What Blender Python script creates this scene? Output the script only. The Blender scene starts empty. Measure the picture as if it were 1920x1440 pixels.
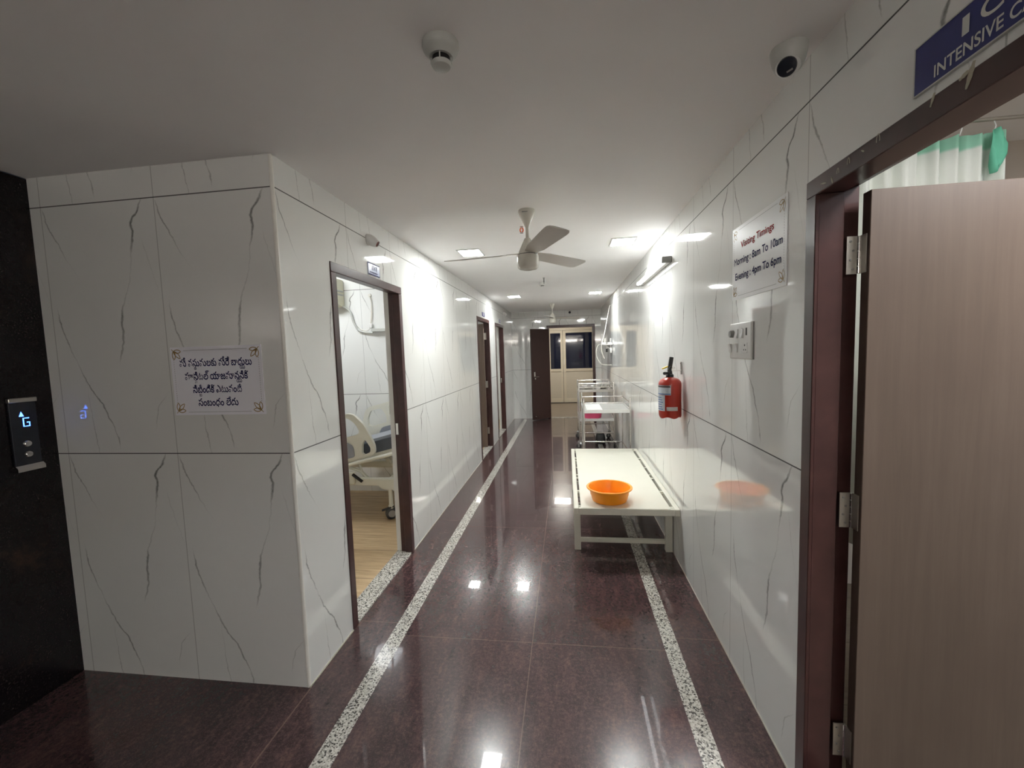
import bpy, bmesh, math, random
from mathutils import Vector, Matrix
random.seed(7)
sc = bpy.context.scene
PI = math.pi

# ------------------------------------------------------------------ camera, world, exposure
CAM_F, YAW, PITCH, ROLL, CAM_Z = 785.135, 0.1320, -0.0773, -0.0331, 1.5928
fwd = Vector((-math.sin(YAW)*math.cos(PITCH), math.cos(YAW)*math.cos(PITCH), math.sin(PITCH)))
rgt = Vector((math.cos(YAW), math.sin(YAW), 0)); up = rgt.cross(fwd)
r2 = rgt*math.cos(ROLL) + up*math.sin(ROLL); u2 = -rgt*math.sin(ROLL) + up*math.cos(ROLL)
cam_data = bpy.data.cameras.new('camera'); cam = bpy.data.objects.new('camera', cam_data)
sc.collection.objects.link(cam)
cam.matrix_world = Matrix(((r2.x, u2.x, -fwd.x, 0), (r2.y, u2.y, -fwd.y, 0), (r2.z, u2.z, -fwd.z, CAM_Z), (0, 0, 0, 1)))
cam_data.sensor_fit = 'HORIZONTAL'; cam_data.sensor_width = 36.0
cam_data.lens = CAM_F/1920*36.0; cam_data.clip_start = 0.02; cam_data.clip_end = 60
sc.camera = cam

world = bpy.data.worlds.new('world'); sc.world = world; world.use_nodes = True
world.node_tree.nodes['Background'].inputs[0].default_value = (0.02, 0.025, 0.035, 1)
world.node_tree.nodes['Background'].inputs[1].default_value = 0.3
sc.view_settings.view_transform = 'Standard'; sc.view_settings.look = 'None'
sc.view_settings.gamma = 1.0; sc.view_settings.use_curve_mapping = False
sc.view_settings.exposure = 1.13
sc.cycles.max_bounces = 14; sc.cycles.diffuse_bounces = 8; sc.cycles.glossy_bounces = 6
PANEL_L, TUBE_L, ROOM_L, ICU_L, FAR_L, LOBBY_FILL_L, ICU_B = 74.0, 2.4, 20.5, 26.0, 26.0, 80.0, 26.0

# ------------------------------------------------------------------ main dimensions (metres)
A, B, CY, ZC, ZM, YF = -1.272, 0.785, 1.763, 2.496, 1.156, 9.8
TW = 0.617          # tile width
WT = 0.13           # wall thickness
XL = -2.55          # lift wall plane
YB = -3.2           # end of the lobby behind the camera

# ------------------------------------------------------------------ helpers
def lin(c):
    c = c/255.0
    return c/12.92 if c <= 0.04045 else ((c+0.055)/1.055)**2.4
def rgb(r, g, b): return (lin(r), lin(g), lin(b), 1.0)

class MB:
    """collects shapes in world coordinates and links them as one mesh object"""
    def __init__(self): self.bm = bmesh.new()
    def box(self, x0, x1, y0, y1, z0, z1, bev=0.0, seg=2):
        vs = [self.bm.verts.new((x, y, z)) for x in (x0, x1) for y in (y0, y1) for z in (z0, z1)]
        fs = [(0, 1, 3, 2), (4, 6, 7, 5), (0, 4, 5, 1), (2, 3, 7, 6), (0, 2, 6, 4), (1, 5, 7, 3)]
        faces = [self.bm.faces.new([vs[i] for i in f]) for f in fs]
        if bev > 0:
            ed = list({e for f in faces for e in f.edges})
            bmesh.ops.bevel(self.bm, geom=ed, offset=bev, segments=seg, affect='EDGES', profile=0.5)
        return self
    def obox(self, c, ax, ay, az, hx, hy, hz, bev=0.0):
        """box with its own axes"""
        c = Vector(c); ax, ay, az = Vector(ax).normalized(), Vector(ay).normalized(), Vector(az).normalized()
        vs = [self.bm.verts.new(c+ax*sx*hx+ay*sy*hy+az*sz*hz) for sx in (-1, 1) for sy in (-1, 1) for sz in (-1, 1)]
        fs = [(0, 1, 3, 2), (4, 6, 7, 5), (0, 4, 5, 1), (2, 3, 7, 6), (0, 2, 6, 4), (1, 5, 7, 3)]
        faces = [self.bm.faces.new([vs[i] for i in f]) for f in fs]
        if bev > 0:
            ed = list({e for f in faces for e in f.edges})
            bmesh.ops.bevel(self.bm, geom=ed, offset=bev, segments=2, affect='EDGES', profile=0.5)
        return self
    def frame_of(self, d):
        d = Vector(d).normalized()
        h = Vector((0, 0, 1)) if abs(d.z) < 0.9 else Vector((1, 0, 0))
        a = d.cross(h).normalized(); b = d.cross(a).normalized()
        return a, b
    def tube(self, pts, r, n=10, cap=True, closed=False):
        pts = [Vector(p) for p in pts]; rings = []; m = len(pts)
        pa = None
        for i, p in enumerate(pts):
            if closed: d = pts[(i+1) % m]-pts[i-1]
            else: d = pts[min(i+1, m-1)]-pts[max(i-1, 0)]
            d.normalize()
            if pa is None: a, b = self.frame_of(d)
            else:
                a = pa - d*pa.dot(d); a.normalize(); b = d.cross(a)
            pa = a
            rr = r[i] if isinstance(r, (list, tuple)) else r
            rings.append([self.bm.verts.new(p+(a*math.cos(t)+b*math.sin(t))*rr) for t in [2*PI*k/n for k in range(n)]])
        L = m if closed else m-1
        for i in range(L):
            r0, r1 = rings[i], rings[(i+1) % m]
            for k in range(n): self.bm.faces.new((r0[k], r0[(k+1) % n], r1[(k+1) % n], r1[k]))
        if cap and not closed:
            self.bm.faces.new(rings[0]); self.bm.faces.new(rings[-1][::-1])
        return self
    def cyl(self, p, q, r, n=20): return self.tube([p, q], r, n)
    def lathe(self, prof, o, d=(0, 0, 1), n=36, scale=(1, 1), wob=None):
        """prof: (radius, height) pairs turned round axis d through o"""
        o = Vector(o); d = Vector(d).normalized()
        if abs(d.z) > 0.999: a, b = Vector((1, 0, 0)), Vector((0, 1, 0))
        else: a, b = self.frame_of(d)
        rings = []
        for r, h in prof:
            if r < 1e-6: rings.append([self.bm.verts.new(o+d*h)])
            else: rings.append([self.bm.verts.new(o+d*(h+(wob(r, h, t) if wob else 0))+(a*math.cos(t)*scale[0]+b*math.sin(t)*scale[1])*r) for t in [2*PI*k/n for k in range(n)]])
        for r0, r1 in zip(rings, rings[1:]):
            if len(r0) == 1 and len(r1) == 1: continue
            for k in range(n):
                k2 = (k+1) % n
                if len(r0) == 1: self.bm.faces.new((r0[0], r1[k], r1[k2]))
                elif len(r1) == 1: self.bm.faces.new((r0[k], r1[0], r0[k2]))
                else: self.bm.faces.new((r0[k], r1[k], r1[k2], r0[k2]))
        return self
    def prism(self, outline, o, ux, uy, th):
        """flat outline (list of 2D points) extruded by th along ux x uy"""
        o, ux, uy = Vector(o), Vector(ux).normalized(), Vector(uy).normalized(); w = ux.cross(uy)*th
        f = [self.bm.verts.new(o+ux*p[0]+uy*p[1]) for p in outline]
        g = [self.bm.verts.new(o+ux*p[0]+uy*p[1]+w) for p in outline]
        self.bm.faces.new(f[::-1]); self.bm.faces.new(g)
        n = len(f)
        for i in range(n): self.bm.faces.new((f[i], f[(i+1) % n], g[(i+1) % n], g[i]))
        return self
    def ribbon(self, pts, o, ux, uy, w, th, closed=True):
        """thin raised line of width w along 2D points, th thick"""
        o, ux, uy = Vector(o), Vector(ux).normalized(), Vector(uy).normalized(); nn = ux.cross(uy)
        P = [Vector((p[0], p[1])) for p in pts]; m = len(P); li, lo = [], []
        for i in range(m):
            if closed: d = P[(i+1) % m]-P[i-1]
            else: d = P[min(i+1, m-1)]-P[max(i-1, 0)]
            d.normalize(); q = Vector((-d.y, d.x))
            for lst, s in ((li, w/2), (lo, -w/2)):
                c = P[i]+q*s; lst.append(self.bm.verts.new(o+ux*c.x+uy*c.y+nn*th))
        for i in range(m if closed else m-1):
            j = (i+1) % m
            self.bm.faces.new((li[i], lo[i], lo[j], li[j]))
        return self
    def outline_holes(self, outer, holes, o, ux, uy, th):
        """plate with holes: outline and holes filled, then extruded"""
        o, ux, uy = Vector(o), Vector(ux).normalized(), Vector(uy).normalized(); w = ux.cross(uy)*th
        cu = bpy.data.curves.new('fill', 'CURVE'); cu.dimensions = '2D'; cu.fill_mode = 'BOTH'; cu.extrude = th/2
        for loop in [outer]+holes:
            sp = cu.splines.new('POLY'); sp.points.add(len(loop)-1); sp.use_cyclic_u = True
            for p, q in zip(sp.points, loop): p.co = (q[0], q[1], 0, 1)
        ob = bpy.data.objects.new('fill', cu); sc.collection.objects.link(ob)
        ev = ob.evaluated_get(bpy.context.evaluated_depsgraph_get()); me = ev.to_mesh()
        vs = [self.bm.verts.new(o+ux*v.co.x+uy*v.co.y+w*(.5+v.co.z/th)) for v in me.vertices]
        for p in me.polygons:
            try: self.bm.faces.new([vs[i] for i in p.vertices])
            except ValueError: pass
        bmesh.ops.remove_doubles(self.bm, verts=vs, dist=1e-5)
        ev.to_mesh_clear(); bpy.data.objects.remove(ob); bpy.data.curves.remove(cu)
        return self
    def build(self, name, mat, parent=None, smooth=False, recalc=True):
        if recalc: bmesh.ops.recalc_face_normals(self.bm, faces=self.bm.faces)
        me = bpy.data.meshes.new(name)
        if parent is not None:
            off = Vector(parent.get('_o', (0, 0, 0)))
        else:
            xs = [v.co for v in self.bm.verts]
            off = Vector(((min(v.x for v in xs)+max(v.x for v in xs))/2, (min(v.y for v in xs)+max(v.y for v in xs))/2, min(v.z for v in xs)))
        for v in self.bm.verts: v.co -= off
        self.bm.to_mesh(me); self.bm.free()
        if smooth:
            for p in me.polygons: p.use_smooth = True
            if smooth != 'all':
                me.set_sharp_from_angle(angle=math.radians(38))
        me.materials.append(mat)
        o = bpy.data.objects.new(name, me); sc.collection.objects.link(o)
        if parent is not None: o.parent = parent
        else: o.location = off
        o['_o'] = tuple(off)
        return o

def tag(o, label=None, cat=None, group=None, kind=None):
    if label: o['label'] = label
    if cat: o['category'] = cat
    if group: o['group'] = group
    if kind: o['kind'] = kind
    return o
def empty(name, loc, label=None, cat=None, group=None, kind=None):
    o = bpy.data.objects.new(name, None); sc.collection.objects.link(o); o.location = loc
    o.empty_display_size = 0.05; o['_o'] = tuple(loc)
    return tag(o, label, cat, group, kind)
def struct(o, label=None): return tag(o, label, None, None, 'structure')
def dup(root, loc, label):
    r = root.copy(); sc.collection.objects.link(r); r.location = loc; r['label'] = label
    for ch in list(root.children):
        c = ch.copy(); sc.collection.objects.link(c); c.parent = r
        for g in ch.children:
            d = g.copy(); sc.collection.objects.link(d); d.parent = c
    return r

def bez(p0, p1, p2, p3, n=16):
    p0, p1, p2, p3 = map(Vector, (p0, p1, p2, p3))
    return [p0*(1-t)**3+p1*3*t*(1-t)**2+p2*3*t*t*(1-t)+p3*t**3 for t in [i/n for i in range(n+1)]]
def smooth_path(pts, n=8):
    P = [Vector(p) for p in pts]; out = []
    for i in range(len(P)-1):
        a, b, c, d = P[max(i-1, 0)], P[i], P[i+1], P[min(i+2, len(P)-1)]
        for k in range(n):
            t = k/n
            out.append(0.5*((2*b)+(c-a)*t+(2*a-5*b+4*c-d)*t*t+(3*b-a-3*c+d)*t**3))
    out.append(P[-1]); return out

# ------------------------------------------------------------------ materials
class NT:
    def __init__(self, name):
        self.m = bpy.data.materials.new(name); self.m.use_nodes = True
        self.t = self.m.node_tree; self.n = self.t.nodes; self.l = self.t.links
        self.bsdf = self.n['Principled BSDF']
    def node(self, typ, **kw):
        x = self.n.new(typ)
        for k, v in kw.items(): setattr(x, k, v)
        return x
    def link(self, a, b): self.l.new(a, b)
    def math(self, op, a, b=None, c=None, clamp=False):
        x = self.n.new('ShaderNodeMath'); x.operation = op; x.use_clamp = clamp
        for i, v in enumerate((a, b, c)):
            if v is None: continue
            if isinstance(v, (int, float)): x.inputs[i].default_value = v
            else: self.l.new(v, x.inputs[i])
        return x.outputs[0]
    def mix(self, f, a, b):
        x = self.n.new('ShaderNodeMix'); x.data_type = 'RGBA'
        for s, v in ((x.inputs[0], f), (x.inputs[6], a), (x.inputs[7], b)):
            if isinstance(v, (int, float, tuple)): s.default_value = v
            else: self.l.new(v, s)
        return x.outputs[2]
    def pos(self):
        g = self.n.new('ShaderNodeNewGeometry'); s = self.n.new('ShaderNodeSeparateXYZ'); self.l.new(g.outputs['Position'], s.inputs[0])
        return g, s.outputs[0], s.outputs[1], s.outputs[2]
    def noise(self, scale, detail=2, rough=0.5, vec=None, dist=0.0):
        x = self.n.new('ShaderNodeTexNoise'); x.inputs['Scale'].default_value = scale; x.inputs['Detail'].default_value = detail
        x.inputs['Roughness'].default_value = rough; x.inputs['Distortion'].default_value = dist
        if vec is not None: self.l.new(vec, x.inputs['Vector'])
        return x
    def ramp(self, f, stops, interp='LINEAR'):
        x = self.n.new('ShaderNodeValToRGB'); self.l.new(f, x.inputs[0]); x.color_ramp.interpolation = interp
        e = x.color_ramp.elements
        while len(e) > 1: e.remove(e[-1])
        e[0].position, e[0].color = stops[0]
        for p, c in stops[1:]:
            k = e.new(p); k.color = c
        return x.outputs[0]
    def smooth(self, x, a, b):
        """1 where x<=a fading to 0 at b"""
        m = self.n.new('ShaderNodeMapRange'); m.interpolation_type = 'SMOOTHSTEP'; m.clamp = True
        for s, v in (('Value', x), ('From Min', a), ('From Max', b)):
            if isinstance(v, (int, float)): m.inputs[s].default_value = v
            else: self.l.new(v, m.inputs[s])
        m.inputs['To Min'].default_value = 1; m.inputs['To Max'].default_value = 0
        return m.outputs[0]
    def set(self, color=None, rough=None, metal=None, spec=None, coat=None, normal=None):
        b = self.bsdf
        for key, v in (('Base Color', color), ('Roughness', rough), ('Metallic', metal), ('Specular IOR Level', spec), ('Coat Weight', coat), ('Normal', normal)):
            if v is None: continue
            if isinstance(v, (int, float, tuple)): b.inputs[key].default_value = v
            else: self.l.new(v, b.inputs[key])
        return self.m

def plain(name, col, rough=0.5, metal=0.0, spec=0.5, coat=0.0, var=0.06, scale=30.0):
    """plain colour with a light procedural unevenness"""
    m = NT(name); tc = m.node('ShaderNodeTexCoord')
    nz = m.noise(scale, 3, 0.6, tc.outputs['Object'])
    d = tuple(c*(1-var) for c in col[:3])+(1,); u = tuple(min(1, c*(1+var)) for c in col[:3])+(1,)
    return m.set(m.mix(nz.outputs[0], d, u), rough, metal, spec, coat)

def emit(name, col, s):
    m = NT(name); m.bsdf.inputs['Base Color'].default_value = (0.8, 0.8, 0.8, 1)
    m.bsdf.inputs['Emission Color'].default_value = col; m.bsdf.inputs['Emission Strength'].default_value = s
    return m.m

VEINS = [  # (path of u against v from bottom to top), (strength against v), half width in tile units
    ([(.387, .58), (.45, .62), (.53, .625), (.588, .645), (.63, .68), (.70, .734), (.79, .762), (.845, .785), (.88, .796), (.905, .78), (.928, .80), (.955, .853), (.995, .89)],
     [(.36, 0), (.40, .5), (.46, .7), (.56, .85), (.6, .35), (.72, .16), (.79, .25), (.85, .9), (.95, 1), (.985, .5), (1, .2)], .013),
    ([(.70, .30), (.81, .16), (.838, .136), (.87, .105), (.925, .046), (.975, .02)],
     [(.68, 0), (.76, .1), (.82, .4), (.9, .7), (.96, .6), (.99, .2)], .010),
    ([(.035, .491), (.068, .482), (.118, .45), (.15, .415), (.203, .378), (.245, .31), (.303, .244), (.397, .164), (.485, .094), (.535, .067), (.588, .055)],
     [(.02, .1), (.05, .6), (.09, .35), (.15, .8), (.25, .75), (.32, .6), (.38, .2), (.46, .6), (.54, .75), (.6, .1), (.62, 0)], .010),
    ([(.113, .838), (.19, .87), (.227, .936)], [(.09, 0), (.13, .35), (.2, .4), (.24, .1), (.26, 0)], .009),
    ([(.62, .99), (.72, .93), (.84, .87)], [(.60, 0), (.66, .12), (.75, .2), (.82, .22), (.86, 0)], .009),
    ([(.0, .30), (.1, .27), (.25, .25), (.4, .245)], [(.0, .3), (.08, .5), (.16, .3), (.28, .1), (.36, 0)], .008),
]
def tile_mat(name, axis, sgn, u0, base=(0.84, 0.85, 0.83, 1), vein=1.0, rough=0.045, tilt=0.006):
    """large polished white tiles with grey marble veins: axis 0/1 = world x/y runs along the wall"""
    m = NT(name); g, x, y, z = m.pos()
    h = (x, y)[axis]
    u = m.math('MULTIPLY', m.math('SUBTRACT', h, u0), sgn/TW)
    v = m.math('MULTIPLY', m.math('SUBTRACT', z, ZM-1.2), 1/1.2)
    fu, fv = m.math('FRACT', u), m.math('FRACT', v)
    wob = m.noise(26, 3, 0.6, g.outputs['Position'])
    wv = m.math('MULTIPLY', m.math('SUBTRACT', wob.outputs[0], 0.5), 0.035)
    fuw = m.math('ADD', fu, wv)
    tot = None
    for path, st, w in VEINS:
        c = m.node('ShaderNodeFloatCurve'); s = m.node('ShaderNodeFloatCurve')
        for nd, pts in ((c, path), (s, st)):
            cv = nd.mapping.curves[0]
            cv.points[0].location = pts[0]; cv.points[1].location = pts[-1]
            for p in pts[1:-1]: cv.points.new(*p)
            for p in cv.points: p.handle_type = 'VECTOR'
            nd.mapping.update(); nd.inputs['Factor'].default_value = 1.0
            m.link(fv, nd.inputs['Value'])
        inside = m.math('MULTIPLY', m.math('GREATER_THAN', fv, st[0][0]), m.math('LESS_THAN', fv, st[-1][0]))
        stn = m.math('MULTIPLY', s.outputs[0], inside)
        dist = m.math('ABSOLUTE', m.math('SUBTRACT', fuw, c.outputs[0]))
        ww = m.math('MULTIPLY', m.math('ADD', stn, 0.35), w)
        k = m.math('MULTIPLY', m.smooth(dist, m.math('MULTIPLY', ww, 0.15), ww), stn)
        tot = k if tot is None else m.math('MAXIMUM', tot, k)
    fine = m.noise(90, 3, 0.7, g.outputs['Position'])
    tot = m.math('MULTIPLY', tot, m.math('ADD', m.math('MULTIPLY', fine.outputs[0], 0.9), 0.5*vein), clamp=True)
    cloud = m.noise(1.6, 4, 0.6, g.outputs['Position'])
    col = m.mix(cloud.outputs[0], tuple(c*0.97 for c in base[:3])+(1,), base)
    col = m.mix(m.math('MULTIPLY', tot, 0.85), col, (0.12, 0.125, 0.12, 1))
    ju = m.smooth(m.math('ABSOLUTE', m.math('SUBTRACT', m.math('FRACT', m.math('ADD', u, 0.5)), 0.5)), 0.0012/TW, 0.0028/TW)
    jv = m.smooth(m.math('ABSOLUTE', m.math('SUBTRACT', m.math('FRACT', m.math('ADD', v, 0.5)), 0.5)), 0.0018/1.2, 0.0036/1.2)
    jv = m.math('MULTIPLY', jv, m.math('GREATER_THAN', z, 0.3))
    col = m.mix(m.math('MULTIPLY', ju, 0.55), col, (0.13, 0.13, 0.125, 1))
    col = m.mix(m.math('MULTIPLY', jv, 0.92), col, (0.05, 0.05, 0.05, 1))
    # each tile sits at a slightly different angle, and is a little wavy
    cv = m.node('ShaderNodeCombineXYZ'); m.link(m.math('FLOOR', u), cv.inputs[0]); m.link(m.math('FLOOR', v), cv.inputs[1])
    wn = m.node('ShaderNodeTexWhiteNoise'); wn.noise_dimensions = '3D'; m.link(cv.outputs[0], wn.inputs['Vector'])
    vs = m.node('ShaderNodeVectorMath', operation='SUBTRACT'); m.link(wn.outputs['Color'], vs.inputs[0]); vs.inputs[1].default_value = (.5, .5, .5)
    sc2 = m.node('ShaderNodeVectorMath', operation='SCALE'); m.link(vs.outputs[0], sc2.inputs[0]); sc2.inputs['Scale'].default_value = tilt
    bn = m.noise(3.3, 1, 0.4, g.outputs['Position'])
    bp = m.node('ShaderNodeBump'); bp.inputs['Strength'].default_value = 1.0; bp.inputs['Distance'].default_value = 0.0012
    m.link(bn.outputs[0], bp.inputs['Height'])
    ad = m.node('ShaderNodeVectorMath', operation='ADD'); m.link(bp.outputs[0], ad.inputs[0]); m.link(sc2.outputs[0], ad.inputs[1])
    nm = m.node('ShaderNodeVectorMath', operation='NORMALIZE'); m.link(ad.outputs[0], nm.inputs[0])
    rg = m.math('ADD', m.math('MULTIPLY', jv, 0.5), rough)
    m.bsdf.inputs['IOR'].default_value = 2.2
    sp = m.math('MULTIPLY', m.math('SUBTRACT', 1.0, m.math('MAXIMUM', jv, m.math('MULTIPLY', ju, 0.7))), 0.5)
    return m.set(col, rg, 0, sp, None, nm.outputs[0])

def speckle(m, pos):
    """grey-white granite with dark and light grains"""
    v = m.node('ShaderNodeTexVoronoi'); v.inputs['Scale'].default_value = 150; m.link(pos, v.inputs['Vector'])
    nz = m.noise(110, 2, 0.7, pos)
    s = m.node('ShaderNodeSeparateColor'); m.link(v.outputs['Color'], s.inputs[0])
    f = m.math('ADD', m.math('MULTIPLY', s.outputs[0], 0.7), m.math('MULTIPLY', nz.outputs[0], 0.5))
    return m.ramp(f, [(0.0, (.03, .03, .03, 1)), (.36, (.07, .065, .06, 1)), (.46, (.36, .34, .30, 1)), (.75, (.58, .56, .51, 1)), (1.0, (.70, .68, .64, 1))])

def floor_mat():
    m = NT('polished_brown_granite'); g, x, y, z = m.pos(); P = g.outputs['Position']
    # slanting cloudy streaks
    mp = m.node('ShaderNodeMapping'); m.link(P, mp.inputs[0]); mp.inputs['Rotation'].default_value = (0, 0, 0.75); mp.inputs['Scale'].default_value = (2.4, 0.9, 1)
    big = m.noise(2.3, 5, 0.62, mp.outputs[0], 0.6); mid = m.noise(9, 6, 0.75, mp.outputs[0], 0.3); fine = m.noise(55, 5, 0.8, P); vfine = m.noise(220, 2, 0.7, P)
    c = m.ramp(big.outputs[0], [(.28, (.020, .013, .016, 1)), (.45, (.056, .030, .034, 1)), (.62, (.098, .053, .053, 1)), (.82, (.17, .082, .066, 1))])
    c2 = m.ramp(mid.outputs[0], [(.32, (.020, .014, .018, 1)), (.52, (.064, .036, .040, 1)), (.72, (.18, .10, .088, 1))])
    c = m.mix(0.5, c, c2)
    c = m.mix(m.math('MULTIPLY', m.math('SUBTRACT', fine.outputs[0], 0.50, clamp=True), 3.2, clamp=True), c, (.17, .10, .085, 1))
    c = m.mix(m.math('MULTIPLY', m.math('SUBTRACT', 0.50, fine.outputs[0], clamp=True), 3.0, clamp=True), c, (.010, .007, .009, 1))
    c = m.mix(m.math('MULTIPLY', m.math('SUBTRACT', vfine.outputs[0], 0.58, clamp=True), 2.2, clamp=True), c, (.26, .17, .14, 1))
    rust = m.noise(1.15, 2, 0.5, P)
    c = m.mix(m.math('MULTIPLY', m.math('SUBTRACT', rust.outputs[0], 0.66, clamp=True), 2.2, clamp=True), c, (.16, .045, .022, 1))
    def band(t, a, b): return m.math('MULTIPLY', m.math('GREATER_THAN', t, a), m.math('LESS_THAN', t, b))
    stripe = m.math('MAXIMUM', band(x, -1.036, -0.950), m.math('MULTIPLY', band(x, .479, .556), 1.0))
    stripe = m.math('MULTIPLY', stripe, m.math('LESS_THAN', y, 9.62))
    def joint(t, o, per, w):
        q = m.math('ABSOLUTE', m.math('SUBTRACT', m.math('FRACT', m.math('ADD', m.math('DIVIDE', m.math('SUBTRACT', t, o), per), 0.5)), 0.5))
        return m.smooth(q, w*0.4/per, w/per)
    mid_zone = band(x, -0.95, .479)
    j = m.math('MULTIPLY', joint(y, 2.167, 1.49, .003), mid_zone)
    j = m.math('MAXIMUM', j, m.math('MULTIPLY', joint(y, 2.27, 1.515, .003), m.math('SUBTRACT', 1.0, mid_zone)))
    j = m.math('MAXIMUM', j, m.smooth(m.math('ABSOLUTE', m.math('ADD', x, 0.222)), .0012, .003))
    j = m.math('MAXIMUM', j, m.math('MULTIPLY', m.smooth(m.math('ABSOLUTE', m.math('SUBTRACT', x, A+.006)), .002, .0045), m.math('LESS_THAN', y, CY)))
    c = m.mix(m.math('MULTIPLY', j, 0.45), c, (.26, .17, .14, 1))
    c = m.mix(stripe, c, speckle(m, P))
    dust = m.noise(6, 5, 0.7, P)
    r = m.math('ADD', m.math('MULTIPLY', dust.outputs[0], 0.2), 0.10)
    m.bsdf.inputs['Coat Roughness'].default_value = 0.02; m.bsdf.inputs['Coat IOR'].default_value = 1.5
    bn = m.noise(5, 2, 0.5, P); bp = m.node('ShaderNodeBump'); bp.inputs['Strength'].default_value = 1; bp.inputs['Distance'].default_value = 0.0006
    m.link(bn.outputs[0], bp.inputs['Height'])
    return m.set(c, r, 0, 0.3, 0.6, bp.outputs[0])

def granite_mat():
    m = NT('grey_speckled_granite'); g, x, y, z = m.pos()
    return m.set(speckle(m, g.outputs['Position']), 0.2)
def dark_granite():
    m = NT('dark_granite_cladding'); g, x, y, z = m.pos(); P = g.outputs['Position']
    a = m.noise(4, 5, 0.65, P, 0.4); b = m.noise(120, 2, 0.6, P)
    c = m.ramp(a.outputs[0], [(.3, (.004, .004, .006, 1)), (.6, (.012, .009, .009, 1)), (.8, (.04, .02, .013, 1))])
    c = m.mix(m.math('MULTIPLY', m.math('SUBTRACT', b.outputs[0], 0.55, clamp=True), 1.0), c, (.10, .06, .045, 1))
    return m.set(c, 0.25, 0, 0.3)
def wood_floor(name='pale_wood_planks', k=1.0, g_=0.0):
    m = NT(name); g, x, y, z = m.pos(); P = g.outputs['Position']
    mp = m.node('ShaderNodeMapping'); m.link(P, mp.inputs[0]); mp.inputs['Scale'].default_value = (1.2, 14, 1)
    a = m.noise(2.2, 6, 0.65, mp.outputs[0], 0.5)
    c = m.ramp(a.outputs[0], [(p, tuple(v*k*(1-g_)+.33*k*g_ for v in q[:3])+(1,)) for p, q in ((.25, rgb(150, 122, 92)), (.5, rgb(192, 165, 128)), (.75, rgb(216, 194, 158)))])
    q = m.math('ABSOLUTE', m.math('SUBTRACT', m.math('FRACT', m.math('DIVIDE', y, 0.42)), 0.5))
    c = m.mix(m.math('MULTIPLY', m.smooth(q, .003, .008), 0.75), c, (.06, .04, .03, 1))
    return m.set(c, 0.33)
def door_paint():
    m = NT('reddish_brown_gloss_paint'); tc = m.node('ShaderNodeTexCoord')
    a = m.noise(7, 5, 0.6, tc.outputs['Object'])
    c = m.ramp(a.outputs[0], [(.3, (.043, .017, .016, 1)), (.6, (.064, .026, .024, 1)), (.8, (.086, .037, .034, 1))])
    return m.set(c, 0.28, 0, 0.5)
def laminate():
    m = NT('grey_brown_wood_laminate'); g, x, y, z = m.pos(); P = g.outputs['Position']
    mp = m.node('ShaderNodeMapping'); m.link(P, mp.inputs[0]); mp.inputs['Scale'].default_value = (26, 26, 1.1)
    a = m.noise(1.6, 5, 0.7, mp.outputs[0], 0.4); b = m.noise(2.6, 4, 0.6, P)
    c = m.ramp(a.outputs[0], [(.25, rgb(99, 86, 77)), (.5, rgb(106, 92, 82)), (.75, rgb(112, 98, 88))])
    c = m.mix(m.math('MULTIPLY', m.math('SUBTRACT', b.outputs[0], 0.45, clamp=True), 1.3), c, rgb(96, 82, 74))
    return m.set(c, 0.36, 0, 0.4)
def steel(name, col=(.62, .60, .57, 1), r=0.18):
    m = NT(name); tc = m.node('ShaderNodeTexCoord'); a = m.noise(40, 3, 0.6, tc.outputs['Object'])
    return m.set(col, m.math('ADD', m.math('MULTIPLY', a.outputs[0], 0.14), r-0.05), 1.0)
def curtain_mat():
    m = NT('white_green_curtain_cloth'); g, x, y, z = m.pos()
    nz = m.noise(300, 2, 0.5, g.outputs['Position'])
    f = m.smooth(m.math('MULTIPLY', z, -1.0), -2.452, -2.430)
    c = m.mix(f, (.74, .75, .68, 1), (.74, .75, .68, 1))
    h = m.smooth(z, 2.418, 2.436)
    c = m.mix(h, (.30, .62, .46, 1), (.76, .78, .73, 1))
    return m.set(m.mix(m.math('MULTIPLY', nz.outputs[0], 0.12), c, (.5, .55, .5, 1)), 0.85)

M = {}
M['ceiling'] = plain('matt_white_ceiling_paint', (.90, .89, .88, 1), 0.8, var=0.02, scale=4, spec=0.2)
M['tile_l'] = tile_mat('veined_tile_left', 1, 1, 2.385-TW*2, tilt=.007)
M['tile_r'] = tile_mat('veined_tile_right', 1, -1, 1.513, tilt=.006)
M['tile_c'] = tile_mat('veined_tile_corner', 0, 1, -1.873)
M['tile_f'] = tile_mat('veined_tile_end', 0, 1, -1.26, tilt=.012)
M['tile_room'] = tile_mat('veined_tile_ward', 0, 1, -2.33, rough=.12)
M['tile_lobby'] = tile_mat('veined_tile_lobby', 0, 1, -1.3)
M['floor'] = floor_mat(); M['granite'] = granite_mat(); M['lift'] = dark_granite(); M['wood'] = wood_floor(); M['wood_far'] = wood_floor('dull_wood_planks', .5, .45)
M['brown'] = door_paint(); M['laminate'] = laminate()
M['leaf'] = plain('dark_brown_door_paint', (.048, .022, .018, 1), 0.4, var=.15, scale=8)
M['white_wall'] = plain('white_wall_paint', (.72, .72, .69, 1), 0.6, var=.03, scale=5)
M['beige_wall'] = plain('beige_wall_paint', (.60, .54, .48, 1), 0.7, var=.04, scale=5)
M['bead'] = plain('white_corner_edge', (.80, .79, .74, 1), 0.3, var=.05)
M['grout'] = plain('cement_grout', (.45, .42, .36, 1), 0.8, var=.2)
M['fan'] = plain('cream_enamel', (.66, .64, .57, 1), 0.22, var=.03)
M['fan_blade'] = plain('cream_blade_enamel', (.60, .58, .54, 1), 0.3, var=.03)
M['dark'] = plain('black_plastic', (.012, .012, .013, 1), 0.35, var=.2)
M['lens'] = plain('dark_lens_glass', (.020, .024, .034, 1), 0.12, var=.2)
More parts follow.
